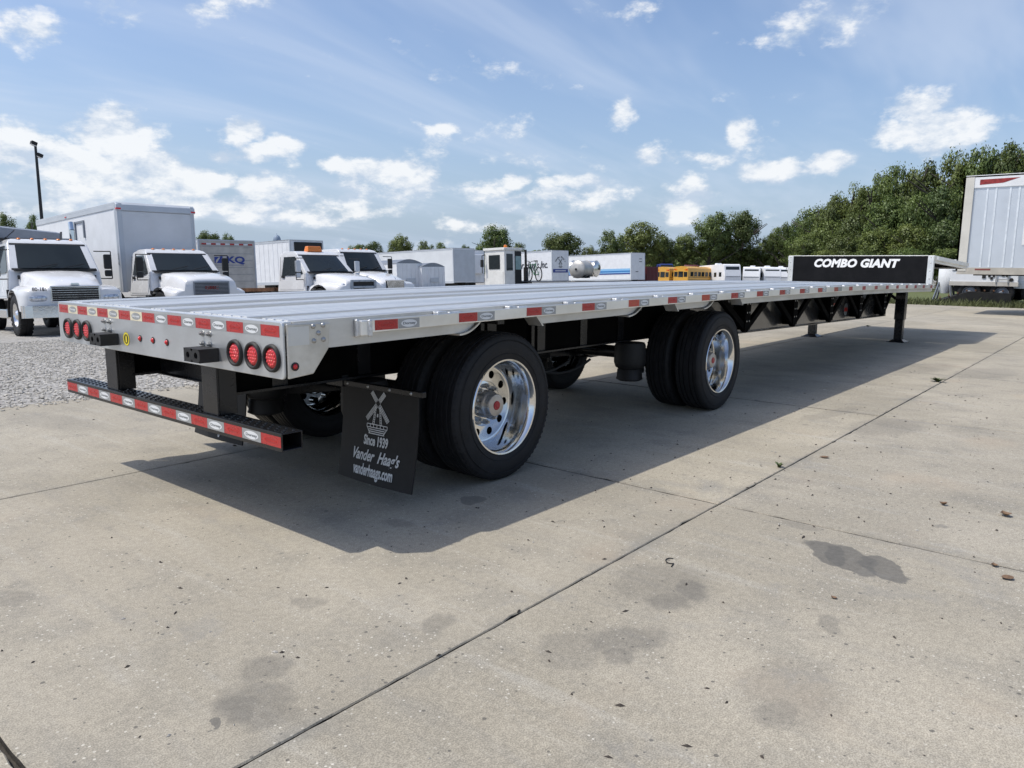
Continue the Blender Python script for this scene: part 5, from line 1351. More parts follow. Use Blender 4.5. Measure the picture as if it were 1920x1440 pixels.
# ------------------------------------------------------------------ far vehicles
def school_bus(label, px, py, dep, head, Ln=9.5):
    q = at_depth(px, py, dep); t = thing('school_bus', label, 'bus', group='school buses by the trees')
    hw_, zt = 1.2, 2.95
    def sec(x, k=1.0): return [(x,-hw_*k,.55),(x,-hw_*k,2.35),(x,-hw_*.93*k,2.70),(x,-hw_*.7*k,2.88),(x,0,zt),(x,hw_*.7*k,2.88),(x,hw_*.93*k,2.70),(x,hw_*k,2.35),(x,hw_*k,.55)]
    m = MB(); m.loft([sec(0,.97), sec(.12), sec(Ln-.1), sec(Ln,.96)]); b = m.build('body', BUSY, t, smooth=40)
    for (y0,y1,z0,z1) in ((-1.05,-.50,1.55,2.2),(-.38,.38,1.50,2.25),(.50,1.05,1.55,2.2)):
        q2 = MB(); q2.box(-.02,.002,y0,y1,z0,z1); q2.build('rear_window', GLASS, b)
    for y in (-.95,-.70,.70,.95):
        q2 = MB(); q2.cyl((-.02,y,2.48),(.02,y,2.48),.11,n=12); q2.build('warning_lamp', REDL if abs(y) > .8 else AMBER, b)
    q2 = MB(); q2.box(-.03,-.002,-1.1,1.1,.75,.95); q2.build('bumper', BLACK, t)
    for k in range(10):
        x = .5+k*.86
        if x+.7 > Ln: break
        for s in (-1,1):
            q2 = MB(); q2.box(x,x+.66,s*1.201-.006,s*1.201+.006,1.62,2.22); q2.build('side_window', GLASS, b)
    for z in (1.48,1.15):
        for s in (-1,1):
            q2 = MB(); q2.box(.1,Ln-.1,s*1.203-.006,s*1.203+.006,z,z+.05); q2.build('rub_stripe', BLKPR, b)
    q2 = MB(); q2.loft([[(Ln,-.9,.55),(Ln,-.9,1.5),(Ln,.9,1.5),(Ln,.9,.55)],[(Ln+1.3,-.75,.55),(Ln+1.3,-.75,1.25),(Ln+1.3,.75,1.25),(Ln+1.3,.75,.55)]]); q2.build('hood', BUSY, t, bevel=.08)
    for x in (2.2,Ln+.5):
        for s in (-1,1): plain_wheel(t, x, s*1.0, .48, .26, s, BLACK)
    place(t, q.x, q.y, head)
    return t
school_bus('yellow school bus turned end on with three rear windows', 1275, 540, 101, 352)
school_bus('yellow school bus half hidden behind the dark red container', 1241, 540, 104, 350)
def motorhome(label, px, dep, Ln, Ht, w, head, front=True, name='motorhome', group='white campers parked before the trees'):
    q = at_depth(px, 530, dep); t = thing(name, label, 'camper', group=group)
    m = MB(); m.prism([(-Ln,.5),(0,.5),(.05,1.6),(-.25,Ht-.15),(-.5,Ht),(-Ln,Ht)], -w/2, w/2); b = m.build('body', WHITE2, t, bevel=.05)
    if front:
        m = MB(); m.hexa([(.02,-w*.43,1.45),(.02,w*.43,1.45),(-.01,w*.43,1.46),(-.01,-w*.43,1.46),(-.18,-w*.40,Ht-.35),(-.18,w*.40,Ht-.35),(-.21,w*.4,Ht-.34),(-.21,-w*.4,Ht-.34)]); m.box(.0,.06,-w*.43,w*.43,1.45,1.5); m.build('windshield', GLASS, b)
    for k, x in enumerate((-.9,-2.3,-4.0,-5.6)):
        if -x+.7 > Ln: break
        for s in (-1,1):
            m = MB(); m.box(x-.7,x,s*w/2-.012,s*w/2+.012,1.5,2.1); m.build('side_window', GLASS, b, bevel=.01)
    for s in (-1,1):
        m = MB(); m.box(-Ln+.1,-.1,s*w/2-.01,s*w/2+.01,.95,1.02); m.build('side_stripe', GREYV, b)
        for x in (-.9,-Ln+1.6): plain_wheel(t, x, s*(w/2-.15), .4, .24, s, GREYV)
    m = MB(); m.box(-Ln*.6,-Ln*.6+.7,-.35,.35,Ht,Ht+.25); m.build('roof_unit', WHITE2, b, bevel=.05)
    for s in (-1,1):
        m = MB(); m.box(.05,.12,s*w*.36-.12,s*w*.36+.12,.75,.92); m.build('headlamp', GREYV, t)
    m = MB(); m.box(-.3,.14,-w*.48,w*.48,.42,.62); m.build('bumper', DARK, t)
    place(t, q.x, q.y, head)
    return t
motorhome('tall white motorhome facing out with wide dark windshield', 1374, 100, 7.5, 3.15, 2.4, 232)
motorhome('white camper with a dark cab window next to the tall motorhome', 1408, 104, 6.0, 2.9, 2.3, 200)
motorhome('white camper with two side windows in the middle of the camper row', 1432, 106, 6.5, 2.95, 2.3, 195, False)
motorhome('white camper beside the red truck at the end of the row', 1462, 108, 6.0, 2.95, 2.3, 200)
motorhome('white camper with a dark windshield half hidden by the red truck', 1448, 104, 6.0, 2.85, 2.3, 215)
motorhome('small white camper between the school bus and the tall motorhome', 1352, 108, 5.5, 2.7, 2.2, 235)
# red truck at the end of the row, grey van behind the bus, blue and dark red roofs
def small_van(name, label, px, dep, Ln, w, Ht, head, paint, cat):
    q = at_depth(px, 530, dep); t = thing(name, label, cat)
    m = wedge([(-Ln,.5,w/2),(.9,.5,w/2),(.9,1.15,w/2*.95),(.1,1.3,w/2*.95),(-.45,Ht-.06,w/2*.84),(-.8,Ht,w/2*.80),(-Ln+.1,Ht,w/2*.82),(-Ln,Ht-.2,w/2*.86)])
    b = m.build('body', paint, t, bevel=.05, smooth=40)
    m = MB(); m.hexa([(.10,-w*.42,1.33),(.10,w*.42,1.33),(.05,w*.42,1.32),(.05,-w*.42,1.32),(-.40,-w*.38,Ht-.12),(-.40,w*.38,Ht-.12),(-.45,w*.38,Ht-.13),(-.45,-w*.38,Ht-.13)]); m.build('windshield', GLASS, b)
    for s in (-1,1):
        m = MB(); m.box(-1.5,-.55,s*w*.455-.02,s*w*.455+.02,1.35,Ht-.25); m.build('side_window', GLASS, b)
        for x in (.35,-Ln+.8): plain_wheel(t, x, s*(w/2-.12), .38, .22, s, GREYV)
    place(t, q.x, q.y, head); return t
small_van('red_truck', 'red truck cab at the end of the white camper row', 1476, 112, 4.0, 2.1, 2.7, 206, REDV, 'truck')
small_van('grey_van', 'pale grey van standing just beyond the school bus with three rear windows', 1350, 112, 5.5, 2.1, 2.9, 200, GREYV, 'van')
small_van('blue_van', 'dark blue van roof showing above the school buses', 1249, 108, 5.0, 2.2, 3.45, 215, BLUEV, 'van')
small_van('red_van', 'dark red van roof showing behind the yellow school bus', 1292, 112, 6.0, 2.2, 3.45, 200, mat('dark_red_paint', (.16,.03,.035), .4), 'van')
# dark red container
t = thing('shipping_container', 'dark red corrugated container beside the striped van trailer', 'container')
m = MB(); m.box(-6,0,0,2.4,0,2.6); b = m.build('body', DRED, t)
for k in range(24):
    m = MB(); m.box(-.2-k*.24,-.08-k*.24,-.03,-.001,.1,2.5); m.build('corrugation', DRED, b)
for k in range(8):
    m = MB(); m.box(.001,.03,.1+k*.28,.22+k*.28,.1,2.5); m.build('corrugation', DRED, b)
q = at_depth(1213, 520, 86); place(t, q.x, q.y, 266)

# ------------------------------------------------------------------ right hand group beyond the concrete
SHEET = mat('sheet_aluminium', (.62,.66,.70), .42, .45, .04, 1.2, dirt=.08, dirtcol=(.45,.43,.40))
t = thing('grey_van_trailer', 'tall van trailer with silver panels and a worn red marking at its top corner', 'trailer')
Ln = 13.0
m = MB(); m.box(-Ln,0,0,2.59,1.28,4.02); b = m.build('body', SHEET, t)
m = MB(); m.box(-Ln-.01,.02,-.03,-.001,3.72,4.06); m.box(-Ln-.01,.02,-.03,2.62,4.02,4.08); m.build('top_rail', WHITE2, b)
for (ya, yb) in ((-.035,-.001),(2.591,2.62)):
    m = MB(); m.box(-Ln-.02,.02,ya,yb,1.20,1.40); m.build('bottom_rail', mat('weathered_rail', (.46,.43,.37), .6, .2, .15, 3, dirt=.4, dirtcol=(.28,.22,.16)), b)
for k in range(22):
    x = -Ln+.55+k*.57
    for dx in (0,.22):
        m = MB(); m.box(x+dx,x+dx+.045,-.012,-.001,1.41,3.71); m.build('side_post', mat('pale_post', (.74,.78,.81), .4, .3), b)
m = MB(); m.box(-Ln-.05,-Ln+.22,-.045,-.0305,1.30,4.03); m.box(-Ln-.05,-Ln-.0,-.045,2.62,1.30,4.03); m.build('corner_post', mat('cream_corner_post', (.62,.60,.54), .5, 0, .06, 2, dirt=.15), b)
m = MB(); m.prism([(-Ln+.36,3.80),(-Ln+.95,3.83),(-Ln+1.35,3.96),(-Ln+.36,3.95)], -.034, -.031); m.build('worn_red_marking', mat('old_red_paint', (.26,.03,.03), .6, 0, .3, 12), b)
for (x0,x1) in ((-Ln+.45,-Ln+.85),(-Ln+1.7,-Ln+2.1),(-Ln+3.0,-Ln+3.4)):
    m = MB(); m.box(x0,x1,-.038,-.0355,1.32,1.37); m.build('reflective_tape', mat('old_red_tape', (.20,.06,.05), .6), b)
m = MB(); m.box(-Ln+1.55,-Ln+4.0,-.016,-.0125,2.05,3.70); sg = m.build('white_sign', OVAL, b)
m = MB(); m.prism([(-Ln+1.72,2.85),(-Ln+2.3,2.85),(-Ln+2.3,3.06),(-Ln+1.72,3.06)], -.019, -.0165); m.build('sign_block', BLKPR, sg)
text('80', BLKPR, t, (-Ln+1.83,-.019,2.52), (1,0,0), (0,0,1), .30, bold=.01, depth=.001)
m = MB(); m.box(-Ln+.3,-.3,.8,.9,1.16,1.27); m.box(-Ln+.3,-.3,1.7,1.8,1.16,1.27); m.box(-2.6,-2.4,.6,.75,.02,1.0); m.box(-2.6,-2.4,1.85,2.0,.02,1.0); m.build('chassis', DARK, t)
for x in (-Ln+4.3,-Ln+5.6):
    for yy, s in ((.2,-1),(.53,-1),(2.39,1),(2.06,1)): plain_wheel(t, x, yy, .5, .27, s, GREYST)
t.location = (24.40, .16-Ln, terrain(24,0)); t.rotation_euler = (0, 0, R(270))
# its grass bed lies further out; trailers standing behind it
def side_at(px, dep): q = at_depth(px, 560, dep); return q.x, q.y
x0, y0 = side_at(1778, 30.5)
t = thing('service_body_trailer', 'white trailer with ladder and lamp panel seen under the silver van trailer', 'trailer')
m = MB(); m.box(-2.3,0,0,2.3,.75,1.72); b = m.build('body', WHITE2, t, bevel=.02)
m = MB(); m.box(-2.32,.02,-.03,-.002,.70,.86); m.build('bottom_rail', OLDV, b)
m = MB(); m.box(-2.25,-.95,-.02,-.002,1.28,1.31); m.build('panel_seam', GREYST, b)
for (x,z,w_) in ((-1.20,1.0,.12),(-1.0,1.05,.08),(-.92,.95,.08),(-.85,1.05,.07),(-.55,1.08,.1),(-.40,1.06,.1)):
    m = MB(); m.box(x,x+w_,-.03,-.002,z,z+.10); m.build('lamp', DARK, b)
m = MB(); m.cyl((-.22,-.03,.95),(-.22,.01,.95),.07,n=16); m.build('round_lamp', DARK, b)
m = MB()
for x in (-.72,-.32): m.box(x-.015,x+.015,-.07,-.04,.8,1.72)
for k in range(3): m.box(-.72,-.32,-.065,-.045,.95+k*.25,.98+k*.25)
m.build('ladder', STEEL, t)
m = MB(); m.box(-2.2,-.1,.3,2.0,.45,.75); m.build('chassis', DARK, t)
for x in (-1.6,-.5):
    for s, yy in ((-1,.15),(1,2.15)): plain_wheel(t, x, yy, .42, .25, s, GREYST)
t.location = (x0, y0-2.3, terrain(x0,y0)); t.rotation_euler = (0,0,R(270))
t.location.y = y0-2.3
x0, y0 = side_at(1864, 31.0)
t = thing('ribbed_trailer', 'ribbed aluminium stock trailer between the two white trailers under the silver van', 'trailer')
m = MB(); m.box(-1.0,0,0,2.2,.8,2.4); b = m.build('body', GREYV, t)
for k in range(9):
    m = MB(); m.box(-.98,-.02,-.03,-.002,.88+k*.16,.98+k*.16); m.build('slat', SHEET, b)
m = MB(); m.box(-.95,-.05,.2,2.0,.5,.8); m.build('chassis', DARK, t)
for s, yy in ((-1,.1),(1,2.1)): plain_wheel(t, -.5, yy, .45, .25, s, GREYST)
t.location = (x0+.4, y0-1.0, terrain(x0,y0)); t.rotation_euler = (0,0,R(270))
x0, y0 = side_at(1883, 29.5)
t = thing('tank_body_trailer', 'white and silver dump trailer with black dual tyres beside the weeds', 'trailer')
m = MB(); m.prism([(-5.0,.62),(0,.62),(.02,.95),(.05,2.6),(-5.0,2.6)], 0, 2.4); b = m.build('body', WHITE2, t, bevel=.03)
m = MB(); m.box(-5.0,.01,-.03,-.002,.62,.90); m.build('lower_band', SHEET, b)
m = MB(); m.box(-4.2,-.35,-.05,-.002,1.15,1.75); m.build('side_panel', WHITE, b)
for x in (-1.2,-2.6): 
    m = MB(); m.box(x-.03,x+.03,-.06,-.002,.65,2.5); m.build('side_post', GREYV, b)
m = MB(); m.box(-4.8,-.2,.6,1.8,.45,.62); m.build('chassis', DARK, t)
for x in (-.75,-4.0):
    for s, yy in ((-1,.16),(-1,.46),(1,2.24),(1,1.94)): plain_wheel(t, x, yy, .5, .27, s, BLACK)
t.location = (x0, y0-5.0+.0, terrain(x0,y0)); t.rotation_euler = (0,0,R(90)); 
t.location = (x0+2.4, y0-5.0, terrain(x0,y0)); t.rotation_euler = (0,0,R(90)); t.location.y = y0-5.0
t.rotation_euler = (0,0,R(270)); t.location = (x0, y0-5.0, terrain(x0,y0))
# swap so that the wheel group stands at the visible end
x0, y0 = side_at(1752, 31.5)
t = thing('white_hopper', 'white rounded hopper on skids beside the trailer nose post', 'hopper')
m = MB(); m.loft([[(.45*math.cos(2*math.pi*k/20)*s_, .45*math.sin(2*math.pi*k/20)*s_, z) for k in range(20)] for (s_, z) in ((.35,.35),(.5,.55),(.62,.8),(.62,1.45),(.5,1.52))]); m.build('shell', WHITE2, t, smooth=50)
for k in range(4):
    a = math.pi/4+k*math.pi/2; m = MB(); m.bar((.27*math.cos(a),.27*math.sin(a),.8),(.5*math.cos(a),.5*math.sin(a),0),.06,.06); m.build('leg', GREYST, t)
t.location = (x0, y0-.35, terrain(x0,y0))
t = thing('loading_ramp', 'brown steel loading ramp lying in the weeds', 'ramp')
m = MB(); m.prism([(0,0),(2.6,0),(2.6,.45),(1.2,.50),(0,.05)], -1.0, 1.0); m.build('deck', DARK, t)
for k in range(8):
    m = MB(); m.box(.2+k*.3,.24+k*.3,-1.0,1.0,.10+min(.42,.37*(.2+k*.3)),.13+min(.42,.37*(.2+k*.3))+.02); m.build('grip_bar', RUST, t)
x0, y0 = side_at(1745, 30.6); t.location = (x0+.6, y0, terrain(x0,y0)-.02); t.rotation_euler = (0,0,R(280))

# grass and weeds along the far edge
GRASS = mat('dry_grass', (.085,.095,.035), .8, 0, .5, 1.5)
def blades(name, label, n, cx, cy, sx, sy, h0, h1, m_, kind='stuff', cat='grass', gauss=False, wide=.012):
    if gauss: x = rng.normal(cx, sx, n); y = rng.normal(cy, sy, n)
    else: x = rng.uniform(cx-sx, cx+sx, n); y = rng.uniform(cy-sy, cy+sy, n)
    h = rng.uniform(h0, h1, n)*(.5+rng.random(n)); a = rng.uniform(0, 6.28, n); ln = rng.normal(0, .45, (n,2))*h[:,None]
    dx, dy = np.cos(a)*wide, np.sin(a)*wide
    z = np.array([terrain(xx,yy) for xx,yy in zip(x,y)])-.015
    V = np.stack([np.stack([x-dx,y-dy,z],-1), np.stack([x+dx,y+dy,z],-1), np.stack([x+ln[:,0]*.5+dx*.6,y+ln[:,1]*.5+dy*.6,z+h*.6],-1), np.stack([x+ln[:,0],y+ln[:,1],z+h],-1)], 1)
    F = np.arange(n*4).reshape(-1,4)
    me = bpy.data.meshes.new(name); me.from_pydata(V.reshape(-1,3).tolist(), [], F.tolist()); me.materials.append(m_)
    return tag(link(name, me), label, cat, kind=kind)
blades('grass', 'strip of rough grass and weeds along the far concrete edge', 14000, 31.4, -3.0, 1.5, 14.0, .06, .22, GRASS, wide=.02)
def weed(label, px, py, n, r, h):
    q = on_z(px, py)
    m = MB()
    for k in range(n):
        a = random.uniform(0, 6.28); l = h*random.uniform(.6, 1.3); d = Vector((math.cos(a), math.sin(a), 0)); s = Vector((-d.y, d.x, 0))*.008
        tip = d*r*random.uniform(.5, 1.2)+Vector((0,0,l)); mid = tip*.5+Vector((0,0,l*.25))
        m.add([-s, s, mid+s*1.4, tip, mid-s*1.4], [(0,1,2,3,4)])
    o = m.build('weed', mat('weed_leaf', (.07,.10,.03), .7, 0, .3, 30), loc=(q.x, q.y, .0)); tag(o, label, 'plant'); return o
weed('small green weed growing in the long slab joint', 1758, 716, 36, .11, .05)
weed('tiny weed tuft in the joint beyond the shadow of the trailer', 1627, 612, 20, .10, .03)
weed('single sprig of dry grass in the long slab joint', 1461, 876, 8, .04, .03)

# ------------------------------------------------------------------ bits on the concrete
LEAFM = mat('dry_leaf', (.16,.10,.06), .8, 0, .3, 30)
def leaf(label, px, py, s, ang, curl):
    q = on_z(px, py); m = MB(); n = 9; L_ = []; R_ = []; C_ = []
    for k in range(n):
        t_ = k/(n-1); w_ = math.sin(math.pi*t_**.8)*.38; z = .004+curl*(abs(t_-.5)*2)**2*.5
        C_.append((t_-.5, 0, z)); L_.append((t_-.5, w_, z+curl*w_*1.2)); R_.append((t_-.5, -w_, z+curl*w_*1.2))
    vs = [tuple(c*s for c in p) for p in L_+C_+R_]; fs = []
    for k in range(n-1): fs += [(k,k+1,n+k+1,n+k),(n+k,n+k+1,2*n+k+1,2*n+k)]
    o = m.add(vs, fs).build('fallen_leaf', LEAFM, loc=(q.x,q.y,.0025)); o.rotation_euler = (0,0,R(ang)); tag(o, label, 'leaf', 'fallen leaves on the concrete'); return o
leaf('large curled dry leaf on the concrete, pointed like a cone', 1885, 967, .075, 30, .45)
leaf('small upright brown leaf a step from the cone shaped leaf', 1768, 947, .045, 80, .7)
leaf('pale orange leaf beside the cross joint near the oil patch', 1888, 1086, .06, 140, .3)
leaf('dark folded leaf lying right on the cross joint', 1864, 1062, .04, 20, .5)
leaf('narrow brown leaf beside the long joint near the grass sprig', 1545, 858, .07, 110, .15)
leaf('thin dark seed pod below the oil patch', 1563, 1122, .03, 60, .3)
q = on_z(1258, 1053); pts = []
for k in range(15):
    a = R(60+k*17); pts.append((.022*math.cos(a)*1.1, .034*math.sin(a), .004))
pts += [(pts[-1][0]-.012, pts[-1][1]-.04, .004)]
o = MB().tube(pts, .0025, 6).build('bent_wire', RUBBER, loc=(q.x,q.y,0)); o.rotation_euler = (0,0,R(-60)); tag(o, 'black hooked piece of wire lying on the concrete', 'wire')
# crumbs of dirt and pebbles
def crumbs():
    m = MB(); rr_ = random.Random(5)
    for k in range(900):
        x = rr_.uniform(-1.2, 9.5); y = rr_.uniform(-6, -1.2) if rr_.random() < .8 else rr_.uniform(-1.2, 3.5)
        s = rr_.uniform(.0025,.008)*(1.6 if rr_.random() < .06 else 1)
        a = rr_.uniform(0, 6.28); c, sn = math.cos(a), math.sin(a); l = rr_.uniform(.7, 2.4)
        base = [(l,0,0),(0,.7,0),(-l,0,0),(0,-.7,0),(0,0,.9)]
        m.add([(x+(p[0]*c-p[1]*sn)*s, y+(p[0]*sn+p[1]*c)*s, .0015+p[2]*s) for p in base], [(0,1,4),(1,2,4),(2,3,4),(3,0,4)], 0 if rr_.random() < .82 else 1)
    o = m.build('pebbles', [mat('dark_crumb', (.06,.05,.042), .9), mat('pale_pebble', (.45,.42,.37), .9)])
    tag(o, 'scattered crumbs of dirt and pebbles on the concrete', 'pebbles', kind='stuff')
crumbs()

# ------------------------------------------------------------------ lamp post and far tower
q = at_depth(77, 395, 48); ptop = at_depth(71, 276, 48)
t = thing('lamp_post', 'slim dark lamp post with two floodlights above the box truck', 'lamp post', (q.x, q.y, terrain(q.x,q.y)-.016))
hh = ptop.z-terrain(q.x,q.y)
m = MB(); m.cyl((0,0,0),(0,0,hh),.13,.075,n=12); m.build('pole', BLACK, t, smooth=40)
m = MB(); m.box(-.25,.25,-.25,.25,0,.06); m.build('base_plate', BLACK, t)
for (dz_, dx) in ((hh+.15,-.05),(hh-.55,.22)):
    r_ = Matrix.Rotation(R(20), 3, 'Y')
    m = MB(); m.box(dx-.20,dx+.14,-.16,.16,dz_-.11,dz_+.11, rot=r_); h_ = m.build('floodlight', DARK, t, bevel=.03)
    m = MB(); m.box(dx-.18,dx+.11,-.13,.13,dz_-.15,dz_-.115, rot=r_, piv=(dx-.03,0,dz_)); m.build('lens', OVAL, h_)
q = at_depth(519, 440, 1200)
t = thing('domed_tower', 'distant tower with pointed dome on the horizon, tinted grey blue for haze', 'building', (q.x, q.y, terrain(q.x,q.y)))
zt = q.z-terrain(q.x,q.y); TW = mat('haze_tinted_tower', (.22,.28,.36), .6, 0, .1, .2)  # distance haze is put into the tower's own colour
m = MB(); m.lathe([(6.5,0),(6.5,zt-12),(7,zt-12),(7,zt-11.4),(6.0,zt-11.4)], (0,0,0), (0,0,1), 20); m.build('shaft', TW, t)
m = MB(); m.lathe([(6.0,zt-11.4),(6.0,zt-8),(5.4,zt-5),(3.8,zt-2),(1.4,zt-.4),(.4,zt),(.3,zt+2),(0,zt+2)], (0,0,0), (0,0,1), 20); d = m.build('dome', TW, t, smooth=50)
for k in range(10):
    a = 2*math.pi*k/10; m = MB(); m.bar((6.05*math.cos(a),6.05*math.sin(a),zt-11.4),(6.05*math.cos(a),6.05*math.sin(a),zt-8.0),.5,.3,upv=(math.cos(a),math.sin(a),0)); m.build('column', TW, d)

# ------------------------------------------------------------------ trees
def leaf_material(name, dark, light):
    m = bpy.data.materials.new(name); m.use_nodes = True; N = NT(m.node_tree); N.n.clear()
    out = N.new('ShaderNodeOutputMaterial'); g = N.new('ShaderNodeNewGeometry'); oi = N.new('ShaderNodeObjectInfo')
    ri = g.outputs['Random Per Island']
    c = N.mix(N.math('POWER', ri, .8), dark+(1,), light+(1,))
    c = N.mix(N.math('MULTIPLY', oi.outputs['Random'], .55), c, (light[0]*1.05, light[1]*.85, light[2]*.7, 1))
    df = N.new('ShaderNodeBsdfDiffuse'); N.put(df.inputs[0], c); tr = N.new('ShaderNodeBsdfTranslucent'); N.put(tr.inputs[0], c)
    gl = N.new('ShaderNodeBsdfGlossy'); gl.inputs['Roughness'].default_value = .45; gl.inputs[0].default_value = (.5,.55,.5,1)
    mx = N.new('ShaderNodeMixShader'); mx.inputs[0].default_value = .28; N.l.new(df.outputs[0], mx.inputs[1]); N.l.new(tr.outputs[0], mx.inputs[2])
    m2 = N.new('ShaderNodeMixShader'); m2.inputs[0].default_value = .05; N.l.new(mx.outputs[0], m2.inputs[1]); N.l.new(gl.outputs[0], m2.inputs[2])
    N.l.new(m2.outputs[0], out.inputs[0]); return m
LEAF = leaf_material('tree_leaves', (.060,.095,.024), (.175,.235,.068))
LEAFD = leaf_material('dark_tree_leaves', (.042,.072,.022), (.125,.172,.054))
BARK = mat('tree_bark', (.07,.06,.05), .9, 0, .3, 8, .4, 30)
def crown(seed, nclump, per, ls, mt, lump=.35, low=0.0):
    r = np.random.default_rng(seed)
    # clump centres inside an uneven unit ball (x,y,z in -1..1)
    d = r.normal(size=(nclump,3)); d /= np.linalg.norm(d, axis=1)[:,None]
    rad = r.power(2.2, nclump)*.80
    lob = r.normal(size=(7,3)); lob /= np.linalg.norm(lob, axis=1)[:,None]
    amp = r.uniform(-.30,.32,7)
    def outline(dd): return 1+lump*sum(a*np.exp(-3.2*(1-dd@l)) for a,l in zip(amp,lob))*2.0
    cen = d*(rad*outline(d))[:,None]; cen[:,2] = cen[:,2]*.95
    if low: cen[:,2] = np.where(cen[:,2] < -.2, cen[:,2]*(1+low), cen[:,2])
    cr = r.uniform(.13,.27,nclump)
    ci = np.repeat(np.arange(nclump), per); n = len(ci)
    ld = r.normal(size=(n,3)); ld /= np.linalg.norm(ld, axis=1)[:,None]
    lr = r.power(2.6, n)
    P = cen[ci]+ld*(cr[ci]*lr)[:,None]*np.array([1.15,1.15,.78])
    # ragged twigs reaching out of the outline
    tw = r.random(n) < .06; P[tw] += ld[tw]*.09
    nrm = ld*.7+np.array([0,0,.75])+r.normal(size=(n,3))*.55; nrm /= np.linalg.norm(nrm, axis=1)[:,None]
    cn = ld*.75+P/np.maximum(.2, np.linalg.norm(P, axis=1))[:,None]*.55+np.array([0,0,.25])+r.normal(size=(n,3))*.18; cn /= np.linalg.norm(cn, axis=1)[:,None]
    nrm = np.where(((nrm*cn).sum(1) < 0)[:,None], -nrm, nrm)
    t1 = np.cross(nrm, r.normal(size=(n,3))); t1 /= np.linalg.norm(t1, axis=1)[:,None]; t2 = np.cross(nrm, t1)
    s = ls*r.uniform(.6,1.35,n)[:,None]
    V = np.stack([P+t1*s, P+t2*s*.62, P-t1*s*.9, P-t2*s*.62], 1)      # counter-clockwise seen from nrm
    me = bpy.data.meshes.new('crown'); me.from_pydata(V.reshape(-1,3).tolist(), [], np.arange(n*4).reshape(-1,4).tolist()); me.materials.append(mt)
    me.polygons.foreach_set('use_smooth', [True]*len(me.polygons))
    me.normals_split_custom_set_from_vertices(np.repeat(cn, 4, axis=0).tolist())
    return me
CROWNS = [crown(s, 105, 150, .032, LEAF if s % 3 else LEAFD, .38, .15) for s in range(1,8)]
def trunk_mesh(seed):
    r = random.Random(seed); m = MB()
    def limb(a, b, r0, r1, bend):
        a, b = Vector(a), Vector(b); pts = []
        for k in range(5):
            t_ = k/4; p = a.lerp(b, t_)+Vector((bend[0]*math.sin(math.pi*t_), bend[1]*math.sin(math.pi*t_), 0)); pts.append((p, r0+(r1-r0)*t_))
        for (p,ra),(q_,rb) in zip(pts[:-1],pts[1:]): m.cyl(p, q_, ra, rb, n=7, caps=False)
    limb((0,0,0),(0.02,0,.55),.030,.018,(.01,.01)); limb((.02,0,.55),(r.uniform(-.05,.05),r.uniform(-.05,.05),.92),.018,.005,(.02,0))
    for k in range(8):
        a = r.uniform(0,6.28); z = r.uniform(.22,.6); l = r.uniform(.22,.40)
        limb((.01,0,z),(l*math.cos(a),l*math.sin(a),z+r.uniform(.12,.30)),.013,.003,(r.uniform(-.03,.03),r.uniform(-.03,.03)))
    return m.mesh('trunk', BARK, 60)
TRUNKS = [trunk_mesh(s) for s in (1,2,3)]
NTREE = [0]
def tree(label, px, py, dep, hwpx, group='trees around the yard', squash=1.0, cb=.22, mesh=None):
    q = at_depth(px, py, dep); base = terrain(q.x,q.y); h = q.z-base
    wid = hwpx*dep/CAM['f']
    t = thing('tree', label, 'tree', (q.x,q.y,base-.05), random.uniform(0,6.28), group)
    tr = link('trunk', TRUNKS[NTREE[0]%3], t); tr.scale = (h, h, h*.92)
    rz = h*(1-cb)/2*1.0
    cme = CROWNS[NTREE[0]%len(CROWNS)] if mesh is None else CROWNS[mesh]
    c = link('crown', cme, t, (0,0,h-rz*.93)); c.scale = (wid*1.02, wid*1.02, rz)
    NTREE[0] += 1
    return t
tree('rounded tree whose top shows left of the lamp post', -6, 388, 58, 30)
tree('small tree top just right of the lamp post foot', 58, 392, 70, 16)
tree('broad leafy tree rising behind the trailer with blue letters', 388, 421, 78, 34)
tree('low tree right of the broad tree behind the blue lettered trailer', 425, 432, 84, 18)
for (px,py,dep,hw_,lab) in ((668,450,112,26,'low spreading tree above the long van trailer'),(700,445,118,20,'small tree beside the dense round tree over the long van'),(752,431,104,26,'dense round dark tree above the long van trailer'),
    (800,446,116,20,'pointed small tree right of the dense round tree'),(828,449,120,18,'pale airy tree between the round tree and the big tree over the tractor'),(872,451,118,15,'thin tree left of the big dark tree over the tractor'),
    (926,416,92,40,'big dark tree rising behind the yard tractor cab'),(972,446,100,17,'small tree leaning on the big dark tree behind the tractor'),(1052,426,96,48,'wide airy tree behind the windmill trailer'),(1106,454,100,20,'low tree between the windmill trailer and the striped van'),
    (1150,424,98,30,'open crowned tree with gaps behind the striped van trailer'),(1200,408,118,48,'tall rounded tree behind the striped van trailer'),(1246,430,122,30,'tree between the striped van and the school buses'),(1290,432,124,32,'tree standing behind the school buses'),
    (1338,384,122,40,'tall dark tree with ragged top behind the yellow school bus'),(1392,382,124,40,'tall dark tree leaning over the white camper row'),(1370,440,126,46,'bushy tree filling in below the tall dark trees'),(1425,448,128,34,'low bush like tree behind the campers'),
    (1455,418,124,26,'pointed young tree beside the wooded slope'),(1477,404,122,22,'slim pointed tree at the left edge of the wood'),(1500,400,118,30,'first rounded tree of the wood behind the lettered bulkhead')):
    tree(lab, px, py, dep, hw_)
